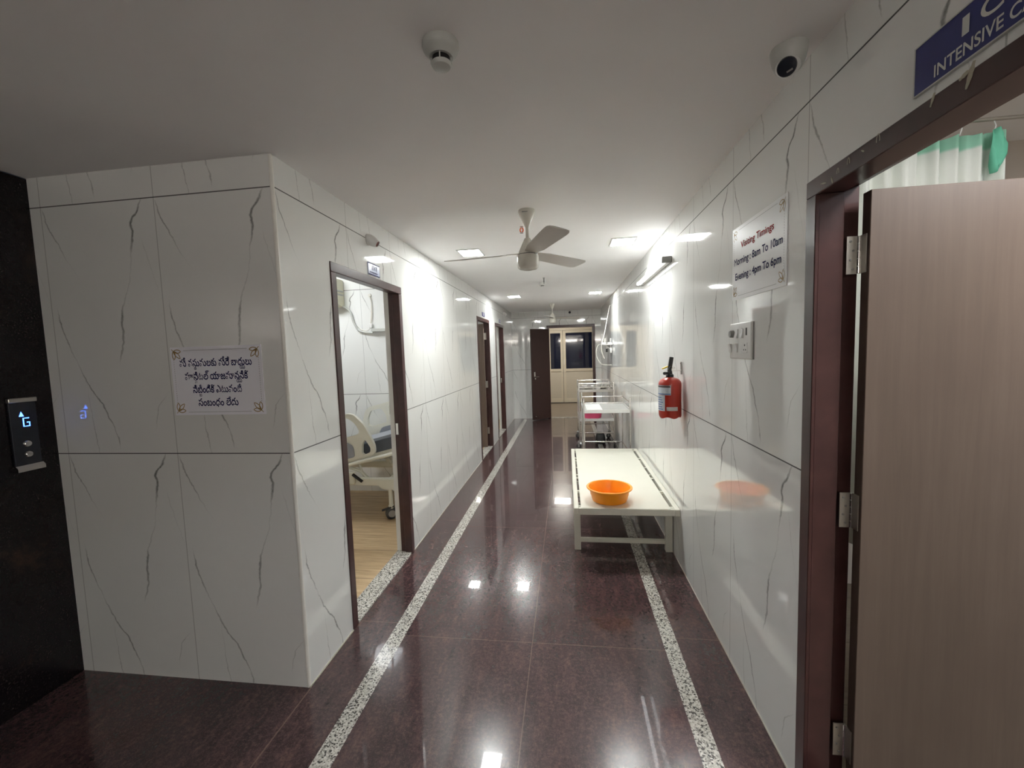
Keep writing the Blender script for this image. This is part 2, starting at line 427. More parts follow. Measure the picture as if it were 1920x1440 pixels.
M['plastic'] = plain('white_plastic', (.72, .72, .70, 1), 0.3, var=.03)
M['plastic_grey'] = plain('grey_white_plastic', (.52, .53, .50, 1), 0.35, var=.03)
M['greyknob'] = plain('grey_plastic', (.24, .24, .23, 1), 0.4, var=.1)
M['board'] = plain('white_sign_board', (.80, .80, .80, 1), 0.3, var=.02, spec=0.3)
M['paper'] = plain('white_notice_sheet', (.84, .84, .90, 1), 0.28, var=.02)
M['navy'] = plain('navy_ink', (.014, .014, .09, 1), 0.7, var=.1, spec=0.08)
M['redink'] = plain('red_ink', (.38, .02, .028, 1), 0.7, var=.1, spec=0.08)
M['gold'] = plain('gold_brown_ink', (.32, .20, .06, 1), 0.4, var=.15)
M['blue_sign'] = plain('dark_blue_sign', (.020, .026, .16, 1), 0.3, var=.08)
M['sign_white'] = plain('white_sign_letter', (.66, .66, .63, 1), 0.4, var=.03)
M['pale_blue'] = plain('pale_blue_plate', (.46, .52, .74, 1), 0.25, var=.12, scale=60)
M['steel'] = steel('stainless_steel'); M['chrome'] = steel('bright_metal', (.72, .71, .69, 1), 0.12)
M['hinge'] = steel('brushed_hinge_metal', (.50, .48, .44, 1), 0.35)
M['tray'] = plain('pale_tray_metal', (.60, .60, .58, 1), 0.25, var=.05)
M['cloth'] = plain('white_cloth', (.80, .80, .80, 1), 0.8, var=.03)
M['bench'] = plain('ivory_powder_coat', (.72, .71, .62, 1), 0.35, var=.03, scale=6)
M['orange'] = plain('orange_plastic', (.95, .34, .012, 1), 0.35, var=.04)
M['pink'] = plain('pink_plastic', (.60, .07, .16, 1), 0.35, var=.05)
M['red'] = plain('red_enamel', (.42, .032, .018, 1), 0.28, var=.06)
M['yellow'] = plain('yellow_tag', (.75, .50, .05, 1), 0.5, var=.06)
M['lamp'] = emit('led_panel_glow', (.98, 1.0, .975, 1), PANEL_L)
M['tubelamp'] = emit('led_tube_glow', (.95, .985, 1.0, 1), TUBE_L)
M['lobbyfill'] = emit('lobby_fill_glow', (1.0, .93, .86, 1), LOBBY_FILL_L)
M['roomlamp'] = emit('ward_light_glow', (.94, .97, 1.0, 1), ROOM_L)
M['iculamp'] = emit('icu_light_glow', (1.0, .97, .95, 1), ICU_L)
M['iculamp_cool'] = emit('icu_cool_light_glow', (.80, .91, 1.0, 1), ICU_B)
M['farlamp'] = emit('far_room_glow', (1.0, .94, .84, 1), FAR_L)
M['display'] = emit('blue_display_glow', (.05, .18, 1.0, 1), 3.0)
M['cream'] = plain('cream_aluminium', (.62, .57, .46, 1), 0.4, var=.04)
M['cream_panel'] = plain('cream_panel_board', (.56, .52, .43, 1), 0.55, var=.08, scale=120)
M['cream_ac'] = plain('cream_plastic', (.74, .72, .56, 1), 0.35, var=.03)
M['night'] = plain('dark_night_glass', (.008, .011, .028, 1), 0.04, var=.2)
M['bedwhite'] = plain('ivory_bed_plastic', (.74, .73, .64, 1), 0.35, var=.03)
M['bedgrey'] = plain('slate_grey_vinyl', (.075, .085, .105, 1), 0.5, var=.1)
M['bedlight'] = plain('light_grey_vinyl', (.30, .32, .36, 1), 0.5, var=.1)
M['rubber'] = plain('dark_grey_rubber', (.05, .05, .052, 1), 0.5, var=.2)
M['caster'] = plain('grey_caster_plastic', (.34, .33, .31, 1), 0.4, var=.1)
M['curtain'] = curtain_mat()
M['green'] = plain('green_curtain_cloth', (.16, .56, .38, 1), 0.8, var=.08)
M['cable'] = plain('white_cable', (.68, .66, .60, 1), 0.5, var=.05)
M['orange_fit'] = plain('orange_red_fitting', (.75, .14, .04, 1), 0.4, var=.1)
M['label_blue'] = plain('pale_label', (.60, .66, .72, 1), 0.35, var=.2, scale=60)
M['label_dark'] = plain('dark_label_band', (.10, .08, .08, 1), 0.4, var=.2)
M['label_print'] = plain('blue_label_print', (.10, .20, .45, 1), 0.4, var=.2)
M['plaster'] = plain('cement_smear', (.42, .38, .30, 1), 0.85, var=.2)
M['sensor_red'] = plain('dark_red_sensor_face', (.16, .04, .035, 1), 0.2, var=.15)

# ------------------------------------------------------------------ lettering
def text_shape(body, bold=0.0, size=1.0):
    """outline of a line of text as (verts2d, faces), overlapping strokes kept solid"""
    cu = bpy.data.curves.new('txt', 'FONT'); cu.body = body; cu.size = size
    ob = bpy.data.objects.new('txt', cu); sc.collection.objects.link(ob)
    dg = bpy.context.evaluated_depsgraph_get(); ev = ob.evaluated_get(dg)
    loops = []
    for sp in ev.to_curve(dg).splines:
        pts = []
        if sp.type == 'BEZIER':
            bp = sp.bezier_points
            for k in range(len(bp)):
                a, b = bp[k], bp[(k+1) % len(bp)]
                for t in (0, .2, .4, .6, .8):
                    q = a.co*(1-t)**3+a.handle_right*3*t*(1-t)**2+b.handle_left*3*t*t*(1-t)+b.co*t**3
                    pts.append((q.x, q.y))
        else: pts = [(p.co[0], p.co[1]) for p in sp.points]
        clean = [p for k, p in enumerate(pts) if (p[0]-pts[k-1][0])**2+(p[1]-pts[k-1][1])**2 > 1e-9]
        if len(clean) > 2: loops.append(clean)
    ev.to_curve_clear(); bpy.data.objects.remove(ob); bpy.data.curves.remove(cu)
    area = lambda L: sum(L[k-1][0]*L[k][1]-L[k][0]*L[k-1][1] for k in range(len(L)))/2
    def inside(p, L):
        r = False
        for k in range(len(L)):
            (xa, ya), (xb, yb) = L[k-1], L[k]
            if (ya > p[1]) != (yb > p[1]) and p[0] < (xb-xa)*(p[1]-ya)/(yb-ya)+xa: r = not r
        return r
    if not loops: return [], []
    sg = 1 if area(max(loops, key=lambda L: abs(area(L)))) > 0 else -1
    outs = [L for L in loops if area(L)*sg > 0]; hol = [L for L in loops if area(L)*sg <= 0]
    grp = [[L] for L in outs]
    for h in hol:
        c = [g for g in grp if inside(h[0], g[0])]
        if c: min(c, key=lambda g: abs(area(g[0]))).append(h)
    vs, fs = [], []
    for g in grp:
        cf = bpy.data.curves.new('fill', 'CURVE'); cf.dimensions = '2D'; cf.fill_mode = 'BOTH'; cf.offset = bold
        for L in g:
            sp = cf.splines.new('POLY'); sp.points.add(len(L)-1); sp.use_cyclic_u = True
            for p, q in zip(sp.points, L): p.co = (q[0], q[1], 0, 1)
        of = bpy.data.objects.new('fill', cf); sc.collection.objects.link(of)
        ef = of.evaluated_get(bpy.context.evaluated_depsgraph_get()); me = ef.to_mesh(); k = len(vs)
        vs += [(v.co.x, v.co.y) for v in me.vertices]; fs += [tuple(i+k for i in p.vertices) for p in me.polygons]
        want = abs(area(g[0]))-sum(abs(area(h)) for h in g[1:])
        got = sum(p.area for p in me.polygons)
        per = sum(math.dist(L[q-1], L[q]) for L in g for q in range(len(L)))
        ok = bold == 0 or (want+.6*per*bold < got < want+1.6*per*bold)
        if not ok: del vs[k:]; fs = [f for f in fs if max(f) < k]
        ef.to_mesh_clear()
        if not ok:
            cf.offset = 0; ef = of.evaluated_get(bpy.context.evaluated_depsgraph_get()); me = ef.to_mesh()
            vs += [(v.co.x, v.co.y) for v in me.vertices]; fs += [tuple(i+k for i in p.vertices) for p in me.polygons]
            ef.to_mesh_clear()
        bpy.data.objects.remove(of); bpy.data.curves.remove(cf)
    return vs, fs
def text_width(body):
    vs, _ = text_shape(body)
    return max(v[0] for v in vs) if vs else 0
def letter(name, pieces, fit, o, ux, uy, mat, parent, lift=0.0012, bold=0.0):
    """pieces: [(body, x, y, scale)] in font units; fit = (x0, x1, y_base, height per font unit or None)"""
    allv, allf = [], []
    for body, px, py, s in pieces:
        vs, fs = text_shape(body, bold); k = len(allv)
        allv += [(px+v[0]*s, py+v[1]*s) for v in vs]; allf += [tuple(i+k for i in f) for f in fs]
    mn, mx = min(v[0] for v in allv), max(v[0] for v in allv)
    x0, x1, yb, hs = fit
    kx = (x1-x0)/(mx-mn); ky = hs if hs else kx
    o, ux, uy = Vector(o), Vector(ux), Vector(uy); nn = ux.cross(uy)
    off = Vector(parent['_o'])
    me = bpy.data.meshes.new(name)
    me.from_pydata([o+ux*(x0+(v[0]-mn)*kx)+uy*(yb+v[1]*ky)+nn*lift-off for v in allv], [], allf)
    me.materials.append(mat); me.update()
    ob = bpy.data.objects.new(name, me); sc.collection.objects.link(ob); ob.parent = parent; ob['_o'] = tuple(off)
    return ob

def leaf_motif(mb, c, ux, uy, nn, s, ang, lift):
    """three outlined leaves fanning out of one corner"""
    for da, L in ((-0.75, .8), (0.0, 1.0), (0.75, .8)):
        a = ang+da; pts = []
        for i in range(13):
            t = i/12; pts.append((t*L*s, 0.17*s*math.sin(PI*t)**0.8))
        for i in range(11, 0, -1):
            t = i/12; pts.append((t*L*s, -0.17*s*math.sin(PI*t)**0.8))
        R = [(p[0]*math.cos(a)-p[1]*math.sin(a), p[0]*math.sin(a)+p[1]*math.cos(a)) for p in pts]
        mb.ribbon(R, Vector(c)+nn*lift, ux, uy, s*0.075, 0.0)
    mb.ribbon([(0, 0), (-0.3*s*math.cos(ang), -0.3*s*math.sin(ang))], Vector(c)+nn*lift, ux, uy, s*0.06, 0.0, closed=False)

# ------------------------------------------------------------------ shell
def shell():
    fb = MB(); fb.box(A, B, CY, YF+.13, -.1, 0); fb.box(XL, B, YB, CY, -.1, 0)
    struct(fb.build('floor', M['floor']), 'polished dark brown granite corridor floor with pale speckled stripes')
    cb = MB(); cb.box(A, B, CY, YF, ZC, ZC+.1); cb.box(XL, B, YB, CY, ZC, ZC+.1)
    struct(cb.build('ceiling', M['ceiling']), 'flat white corridor ceiling')
    # left wall with three openings
    wl = MB(); ops = [(2.181, 3.170), (5.955, 6.925), (7.490, 8.490)]; zt = 2.118
    y = CY+.010
    for a, b in ops:
        wl.box(A-WT, A, y, a, 0, ZC); wl.box(A-WT, A, a, b, zt, ZC); y = b
    wl.box(A-WT, A, y, YF, 0, ZC)
    struct(wl.build('wall_left', M['tile_l']), 'long left wall of veined white tiles with three doorways')
    wc = MB(); wc.box(XL, A-.012, CY, CY+.10, 0, ZC)
    struct(wc.build('wall_corner', M['tile_c']), 'dim tiled wall facing the lobby beside the lift')
    tb = MB(); tb.tube([(A-.008, CY+.008, 0), (A-.008, CY+.008, ZC)], .0095, 16)
    struct(tb.build('trim_1', M['bead'], smooth=True), 'white rounded edge strip on the tiled corner')
    # skirting grout line at the foot of the left wall
    tg = MB()
    for a, b in ((CY, 2.181), (3.17, 5.955), (6.925, 7.49), (8.49, YF)): tg.box(A, A+.005, a, b, 0, .006)
    struct(tg.build('baseboard_left', M['grout']), 'thin pale grout line along the foot of the left wall')
    wr = MB(); y0, y1, z1 = 0.50, 1.506, 2.100
    wr.box(B, B+WT, YB, y0, 0, ZC); wr.box(B, B+WT, y0, y1, z1, ZC); wr.box(B, B+WT, y1, YF+.13, 0, ZC)
    struct(wr.build('wall_right', M['tile_r']), 'long right wall of glossy veined white tiles')
    tg = MB(); tg.box(B-.004, B, 1.506, YF, 0, .005)
    struct(tg.build('baseboard_right', M['grout']), 'thin pale grout line along the foot of the right wall')
    we = MB(); ox0, ox1, oz = -.455, .650, 2.165
    we.box(A-WT, ox0, YF, YF+.13, 0, ZC); we.box(ox1, B, YF, YF+.13, 0, ZC); we.box(ox0, ox1, YF, YF+.13, oz, ZC)
    struct(we.build('wall_end', M['tile_f']), 'tiled end wall of the corridor round the double doorway')
    wf = MB(); wf.box(XL-.1, XL, YB, CY+.10, 0, ZC-.004)
    struct(wf.build('wall_lift', M['lift']), 'dark granite clad wall holding the lift call panel')
    wb = MB(); wb.box(XL-.1, B+WT, YB-.1, YB, 0, ZC)
    struct(wb.build('wall_back', M['tile_lobby']), 'tiled wall closing the lobby behind')
shell()

def frame_left(n, y0, y1, zt, xf, dx, w=.055, label=None):
    """door frame in a wall whose corridor face is x = xf; dx = direction into the room"""
    e = empty('door_%d' % n, (xf, (y0+y1)/2, 0), label, None, None, 'structure')
    def X(a, b): return (min(xf+dx*a, xf+dx*b), max(xf+dx*a, xf+dx*b))
    f = MB(); xa, xb = X(-.006, .052); xc, xd = X(.052, .088)
    for (p, q, s, t) in ((y0, y0+w, 0, zt-w), (y1-w, y1, 0, zt-w), (y0, y1, zt-w, zt)):
        f.box(xa, xb, p, q, s, t, .003, 1)
    w2 = w-.012
    for (p, q, s, t) in ((y0, y0+w2, 0, zt-w2), (y1-w2, y1, 0, zt-w2), (y0, y1, zt-w2, zt)):
        f.box(xc, xd, p, q, s, t)
    f.build('door_frame', M['brown'], e)
    # plastered reveal behind the frame
    r = MB(); xe, xg = X(.088, WT+.001)
    r.box(xe, xg, y0, y0+.028, 0, zt-.028); r.box(xe, xg, y1-.028, y1, 0, zt-.028); r.box(xe, xg, y0, y1, zt-.028, zt)
    r.build('reveal', M['white_wall'], e)
    return e

def hinge(parent, x, y, z, ax=(1, 0, 0), ay=(0, -1, 0), h=.11, w=.030):
    """jamb plate along ax with knuckle at its end and leaf plate along ay"""
    ax, ay = Vector(ax), Vector(ay); c = Vector((x, y, z)); m = MB()
    m.obox(c+ax*w/2+ay*.0015, ax, ay, (0, 0, 1), w/2, .0015, h/2)
    m.obox(c+ax*(w+.006)+ay*.020, ax, ay, (0, 0, 1), .0015, .014, h/2)
    hg = m.build('hinge', M['hinge'], parent)
    k = MB(); kc = c+ax*(w+.003)+ay*.004
    for i in range(5): k.cyl(kc+Vector((0, 0, -h/2+i*h/5+.001)), kc+Vector((0, 0, -h/2+(i+1)*h/5-.001)), .0052, 12)
    k.build('knuckle', M['chrome'], hg, True)
    s = MB()
    for i in range(4):
        s.lathe([(0, .002), (.0035, .0015), (.0035, 0)], c+ax*(w*.35 if i % 2 else w*.6)+ay*.003+Vector((0, 0, -h*.37+i*h*.245)), tuple(ay), 10)
    s.build('screw', M['greyknob'], hg)
    return hg

def left_doors():
    e = frame_left(1, 2.181, 3.170, 2.118, A, -1, label='open dark brown door frame nearest on the left, bed beyond it')
    s = MB(); s.box(A-.075, A-.055, 3.112, 3.116, .97, 1.06); s.build('strike_plate', M['chrome'], e)
    f = frame_left(2, 5.955, 6.925, 2.122, A, -1, label='second left doorway with brown door leaf folded open inside')
    lf = MB(); lf.box(A-.91, A-.075, 6.80, 6.836, .012, 2.06, .002, 1); leaf = lf.build('door_leaf', M['laminate'], f)
    for z in (.28, 1.06, 1.86): hinge(f, A-.045, 6.868, z, (-1, 0, 0), (0, -1, 0))
    g = frame_left(3, 7.490, 8.490, 2.125, A, -1, label='third and farthest left doorway beside the end wall')
    s = MB(); s.box(A-.075, A-.055, 8.431, 8.435, .97, 1.06); s.build('strike_plate', M['chrome'], g)
    for i, (a, b) in enumerate(((2.181, 3.170), (5.955, 6.925), (7.490, 8.490))):
        t = MB(); t.box(A-WT, A, a, b, -.06, .012, .003, 1)
        struct(t.build('trim_%d' % (i+2), M['granite']), ('speckled granite sill of the nearest left doorway', 'speckled granite sill of the second left doorway', 'speckled granite sill of the farthest left doorway')[i])
left_doors()

def icu_door():
    y0, y1, zt, w = 0.50, 1.506, 2.100, .053
    e = empty('door_4', (B, 1.0, 0), 'large dark brown intensive care doorway on the right with wood leaf open', None, None, 'structure')
    f = MB()
    # stepped profile: face moulding, jamb, rebate
    for (xa, xb, ww, z_) in ((B-.008, B+.004, w, 0), (B+.004, B+.078, w-.004, 0), (B+.078, B+WT+.002, w-.026, 0)):
        f.box(xa, xb, y1-ww, y1, 0, zt-ww, .002, 1); f.box(xa, xb, y0, y0+ww, 0, zt-ww, .002, 1); f.box(xa, xb, y0, y1, zt-ww, zt, .002, 1)
    fr = f.build('door_frame', M['brown'], e)
    # chipped paint and cement smears along the header
    random.seed(3); p = MB()
    def blob(yc, zc, L, ang, wd, n=7):
        top, bot = [], []
        for i in range(n+1):
            t = i/n; hw = wd*(.35+.65*math.sin(PI*min(1, .15+.8*t)))*(.7+.6*random.random())
            yy = yc+L*t*math.cos(ang); zz = zc+L*t*math.sin(ang); top.append((yy-hw*math.sin(ang), zz+hw*math.cos(ang))); bot.append((yy+hw*math.sin(ang), zz-hw*math.cos(ang)))
        pts = top+bot[::-1]
        p.prism([(-(q[0]), q[1]) for q in pts], (B-.0085, 0, 0), (0, -1, 0), (0, 0, 1), .0012)
    blob(1.030, 2.104, .026, -1.2, .0028); blob(.944, 2.112, .046, -1.25, .0045); blob(.955, 2.100, .02, -.3, .004)
    for (yc, zc, s) in ((1.19, 2.083, .016), (1.30, 2.076, .014), (1.345, 2.069, .012)):
        p.ribbon([(-(yc+s*.35*math.cos(a)), zc+s*math.sin(a)) for a in [PI*k/10-.15 for k in range(12)]], (B-.0095, 0, 0), (0, -1, 0), (0, 0, 1), .0028, 0, closed=False)
    blob(1.375, 2.068, .02, -1.9, .002); blob(1.40, 2.062, .028, .25, .0018); blob(1.24, 2.080, .012, .6, .002)
    p.build('plaster_smear', M['plaster'], e, recalc=True)
    lf = MB(); lf.box(.906, 1.80, 1.410, 1.446, .012, 2.037, .0015, 1)
    leaf = lf.build('door_leaf', M['laminate'], e)
    for z in (.245, 1.045, 1.855): hinge(e, .867, 1.4525, z, (1, 0, 0), (0, -1, 0), .115, .030)
    return e
icu_door()

def end_door():
    e = empty('door_5', (.1, YF, 0), 'dark brown double doorway at the corridor end, one leaf folded back', None, None, 'structure')
    f = MB(); x0, x1, zt, w = -.455, .650, 2.165, .06
    f.box(x0, x0+w, YF-.01, YF+.09, 0, zt-w, .003, 1); f.box(x1-w, x1, YF-.01, YF+.09, 0, zt-w, .003, 1); f.box(x0, x1, YF-.01, YF+.09, zt-w, zt, .003, 1)
    f.build('door_frame', M['brown'], e)
    h = Vector((-.415, YF-.03, 0)); t = Vector((-.800, 9.46, 0)); d = (t-h).normalized(); n = Vector((-d.y, d.x, 0))
    L = (t-h).length
    lf = MB(); lf.obox((h+t)/2+Vector((0, 0, 1.05)), d, n, (0, 0, 1), L/2, .018, 1.032, .002)
    leaf = lf.build('door_leaf', M['leaf'], e)
    k = MB(); c = h+d*(L-.07)+Vector((0, 0, 1.0)); s = n if n.y < 0 else -n
    k.obox(c+s*.021+Vector((0, 0, .05)), d, s, (0, 0, 1), .02, .004, .06); k.tube([c+s*.02, c+s*.06, c+s*.06-d*.09], .008, 8)
    k.lathe([(0, .03), (.02, .026), (.022, .01), (.012, 0)], c+s*.022+Vector((0, 0, -.04)), tuple(s), 14)
    k.build('handle', M['steel'], leaf, True)
    st = MB(); st.lathe([(0, .035), (.016, .03), (.018, .012), (.012, 0)], h+d*(L-.06)+s*.018+Vector((0, 0, .09)), tuple(s), 14)
    st.build('door_stop', M['steel'], leaf, True)
    t = MB(); t.box(x0, x1, YF+.005, YF+.125, -.05, .006); struct(t.build('trim_5', M['granite']), 'pale sill strip under the end doorway')
end_door()

# ------------------------------------------------------------------ rooms behind the doors
def room(tag_, x0, x1, y0, y1, h, wall, floor, names):
    t = .08
    f = MB(); f.box(x0, x1, y0, y1, -.1, 0.0); struct(f.build(names[0], floor))
    c = MB(); c.box(x0, x1, y0, y1, h, h+.08); struct(c.build(names[1], M['ceiling']))
    return f
def wallbox(name, mat, *bx):
    m = MB()
    for b in bx: m.box(*b)
    return struct(m.build(name, mat))
XR = A-WT
room('ward', -4.4, XR, 1.90, 4.60, 2.75, None, M['wood'], ('floor_ward', 'ceiling_ward'))
struct(bpy.data.objects['floor_ward'], 'pale wood plank floor of the bed room')
wallbox('wall_ward_end', M['tile_room'], (-4.4, XR, 4.60, 4.70, 0, 2.75))
wallbox('wall_ward_left', M['white_wall'], (-4.5, -4.4, 1.86, 4.70, 0, 2.75))
wallbox('wall_ward_near', M['white_wall'], (-4.4, XR, 1.866, 1.90, 0, 2.75))
room('ward2', -3.6, XR, 4.80, 7.05, 2.75, None, M['wood'], ('floor_second_ward', 'ceiling_second_ward'))
wallbox('wall_second_ward', M['white_wall'], (-3.7, -3.6, 4.72, 7.15, 0, 2.75), (-3.6, XR, 7.05, 7.15, 0, 2.75), (-3.6, XR, 4.72, 4.80, 0, 2.75))
room('ward3', -3.6, XR, 7.18, 9.7, 2.75, None, M['wood'], ('floor_third_ward', 'ceiling_third_ward'))
wallbox('wall_third_ward', M['white_wall'], (-3.7, -3.6, 7.16, 9.78, 0, 2.75), (-3.6, XR, 9.70, 9.78, 0, 2.75), (-3.6, XR, 7.16, 7.18, 0, 2.75))
XI = B+WT
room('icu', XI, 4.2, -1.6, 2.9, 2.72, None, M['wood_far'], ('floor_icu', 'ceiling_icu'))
wallbox('wall_icu_far', M['beige_wall'], (XI, 4.2, 2.9, 3.0, 0, 2.72))
wallbox('wall_icu_right', M['beige_wall'], (4.2, 4.3, -1.7, 3.0, 0, 2.72))
wallbox('wall_icu_near', M['beige_wall'], (XI, 4.2, -1.7, -1.6, 0, 2.72))
YG = YF+.13
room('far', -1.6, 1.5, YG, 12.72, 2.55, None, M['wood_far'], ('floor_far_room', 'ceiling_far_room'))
wallbox('wall_far_room', M['beige_wall'], (-1.7, -1.6, YG, 12.82, 0, 2.55), (1.5, 1.6, YG, 12.82, 0, 2.55), (-1.6, -.70, 12.72, 12.82, 0, 2.55), (.98, 1.5, 12.72, 12.82, 0, 2.55), (-.70, .98, 12.72, 12.82, 2.32, 2.55), (B+.001, 1.5, YG-.02, YG, 0, 2.55))

def partition():
    e = empty('door_6', (.14, 12.6, 0), 'cream aluminium glazed double door at the back of the far room', None, None, 'structure')
    y0, y1 = 12.58, 12.63
    f = MB(); f.box(-.70, .98, y0-.01, y1+.01, 2.25, 2.32, .003, 1); f.box(-.70, -.64, y0-.01, y1+.01, 0, 2.25, .003, 1); f.box(.92, .98, y0-.01, y1+.01, 0, 2.25, .003, 1); f.box(-.64, .92, y0-.01, y1+.01, 2.17, 2.25)
    f.build('outer_frame', M['cream'], e)
    for nm, xa, xb, wl, wr in (('door_leaf', -.635, -.116, .155, .065), ('door_leaf', -.108, .915, .082, .17)):
        g = MB()
        g.box(xa, xa+wl, y0, y1, .02, 2.165, .003, 1); g.box(xb-wr, xb, y0, y1, .02, 2.165, .003, 1)
        g.box(xa+wl, xb-wr, y0, y1, 2.09, 2.165, .003, 1); g.box(xa+wl, xb-wr, y0, y1, .95, 1.03, .003, 1); g.box(xa+wl, xb-wr, y0, y1, .02, .14, .003, 1)
        lf = g.build(nm, M['cream'], e)
        p = MB(); p.box(xa+wl, xb-wr, y0+.02, y0+.028, 1.03, 2.09); p.build('glass_pane', M['night'], lf)
        q = MB(); q.box(xa+wl, xb-wr, y0+.016, y0+.03, .14, .95); q.build('lower_panel', M['cream_panel'], lf)
    h = MB(); h.tube([(-.075, y0-.005, 1.15), (-.075, y0-.035, 1.16), (-.075, y0-.035, 1.29), (-.075, y0-.005, 1.30)], .009, 8); h.build('handle', M['plastic'], e, True)
partition()

# ------------------------------------------------------------------ lamps
def panel(x, y, label, emitter='lamp', z=ZC, sx=.105, sy=.130, group='square ceiling lights of the corridor', name='ceiling_light'):
    e = empty(name, (x, y, z), label, 'ceiling light', group)
    f = MB(); o, i = 1.0, .86
    f.box(x-sx, x+sx, y-sy, y-sy*i, z-.008, z, .002, 1); f.box(x-sx, x+sx, y+sy*i, y+sy, z-.008, z, .002, 1)
    f.box(x-sx, x-sx*i, y-sy*i, y+sy*i, z-.008, z, .002, 1); f.box(x+sx*i, x+sx, y-sy*i, y+sy*i, z-.008, z, .002, 1)
    f.build('frame', M['plastic'], e)
    d = MB(); d.box(x-sx*i, x+sx*i, y-sy*i, y+sy*i, z-.005, z-.001); d.build('diffuser', M[emitter], e)
    return e
panel(-.838, 3.785, 'lit square ceiling light, left one of the nearer pair beside the fan')
panel(.492, 3.740, 'lit square ceiling light, right one of the nearer pair above the tube light')
panel(-.840, 6.95, 'lit square ceiling light, left one of the farther pair')
panel(.475, 6.95, 'lit square ceiling light, right one of the farther pair')
# lamps of the rooms behind the doorways
panel(-2.7, 3.75, 'lit square light on the ceiling of the bed room', 'roomlamp', 2.75, .25, .25, None, 'room_light')
panel(-2.4, 5.9, 'lit square light on the ceiling of the second left room', 'roomlamp', 2.75, .18, .18, None, 'room_light')
panel(-2.4, 8.4, 'lit square light on the ceiling of the third left room', 'roomlamp', 2.75, .18, .18, None, 'room_light')
panel(2.45, .10, 'lit square light on the ceiling of the intensive care room, farther from the door', 'iculamp_cool', 2.72, .25, .25, None, 'room_light')
panel(1.52, .74, 'lit square light on the ceiling of the intensive care room, close inside the door', 'iculamp', 2.72, .26, .26, None, 'room_light')
panel(-.2, 11.3, 'lit square light on the ceiling of the room beyond the end doors', 'farlamp', 2.55, .25, .25, None, 'room_light')

def lobby_fill_tube():  # unseen tube added as fill light for the near ceiling and lobby walls
    e = empty('tube_light', (.1, YB, 2.2), 'added fill light, an unseen tube on the lobby wall behind the viewer', 'tube light')
    m = MB(); m.box(-.51, .71, YB, YB+.034, 2.18, 2.22, .005, 2); m.build('batten', M['plastic'], e)
    m = MB(); m.tube([(-.48, YB+.050, 2.2), (.68, YB+.050, 2.2)], .0155, 16); m.build('tube', M['lobbyfill'], e, True)
    for x in (-.50, .70):
        m = MB(); m.box(x-.017, x+.017, YB, YB+.070, 2.178, 2.222, .004, 1); m.build('end_cap', M['greyknob'], e)
lobby_fill_tube()
def tube_light():
    e = empty('tube_light', (B, 3.89, 2.232), 'lit white tube light fixed along the top of the right wall', 'tube light')
    m = MB(); m.box(B-.034, B, 3.285, 4.475, 2.216, 2.252, .005, 2); m.build('batten', M['plastic'], e)
    m = MB(); m.tube([(B-.050, 3.31, 2.234), (B-.050, 4.45, 2.234)], .0155, 16); m.build('tube', M['tubelamp'], e, True)
    for y0, y1 in ((3.278, 3.312), (4.448, 4.482)):
        m = MB(); m.box(B-.070, B, y0, y1, 2.212, 2.258, .004, 1); m.build('end_cap', M['greyknob'], e)
    r = empty('ceiling_rose', (B, 4.05, 2.32), 'round white wiring box with looped cable above the tube light', 'wiring box')
    m = MB(); m.lathe([(.040, 0), (.040, .018), (.034, .028), (0, .03)], (B, 4.05, 2.315), (-1, 0, 0), 28); m.build('cover', M['plastic'], r, True)
    m = MB(); m.tube(smooth_path([(B-.012, 4.09, 2.30), (B-.02, 4.15, 2.305), (B-.022, 4.21, 2.28), (B-.02, 4.20, 2.255), (B-.014, 4.13, 2.248)]), .006, 8); m.build('cable', M['cable'], r, True)
tube_light()

# ------------------------------------------------------------------ ceiling things
def fan(loc, rot, label, zdrop=1.0):
    x, y, z = loc
    e = empty('ceiling_fan', loc, label, 'ceiling fan', 'cream ceiling fans of the corridor')
    def P(r, h): return (r, h)
    m = MB(); m.lathe([(0, 0), (.052, 0), (.053, -.012), (.050, -.028), (.014, -.105), (.0125, -.108), (0, -.108)], loc, (0, 0, 1), 36); m.build('canopy', M['fan'], e, True)
    m = MB(); m.box(x-.026, x+.010, y-.0515, y-.0475, z-.026, z-.021, .001, 1); m.build('badge', M['greyknob'], e)
    m = MB(); m.cyl((x, y, z-.30), (x, y, z-.10), .0105, 16); m.build('down_rod', M['fan'], e, True)
    m = MB(); m.lathe([(.013, -.175), (.018, -.178), (.058, -.262), (.062, -.285), (.060, -.288), (0, -.288)], loc, (0, 0, 1), 36); m.build('motor_cover', M['fan'], e, True)
    m = MB(); m.lathe([(0, -.284), (.066, -.284), (.070, -.290), (.0705, -.345), (.068, -.362), (.058, -.372), (.030, -.379), (0, -.380)], loc, (0, 0, 1), 40); m.build('motor', M['fan'], e, True)
    m = MB(); m.lathe([(.0630, -.2815), (.0672, -.2815), (.0672, -.2845), (.0630, -.2845)], loc, (0, 0, 1), 40); m.build('gap_ring', M['dark'], e)
    for k in range(3):
        a = rot+2*PI*k/3; d = Vector((math.cos(a), math.sin(a), 0)); s = Vector((-math.sin(a), math.cos(a), 0))
        tilt = math.radians(11); sv = s*math.cos(tilt)+Vector((0, 0, -math.sin(tilt)))
        c = Vector(loc)+Vector((0, 0, -.276))
        out = [(.055, -.038), (.11, -.045), (.16, -.056), (.50, -.066), (.548, -.064), (.566, -.052), (.572, -.03), (.572, .035), (.564, .058), (.54, .068), (.50, .070), (.16, .058), (.11, .046), (.055, .038)]
        m = MB(); m.prism(out, c, d, sv, .004); bl = m.build('blade', M['fan_blade'], e)
        m = MB(); m.prism([(.045, -.030), (.10, -.034), (.135, -.022), (.145, 0), (.135, .022), (.10, .034), (.045, .030)], c+Vector((0, 0, .0045)), d, sv, .003); m.build('blade_bracket', M['fan'], bl)
    return e
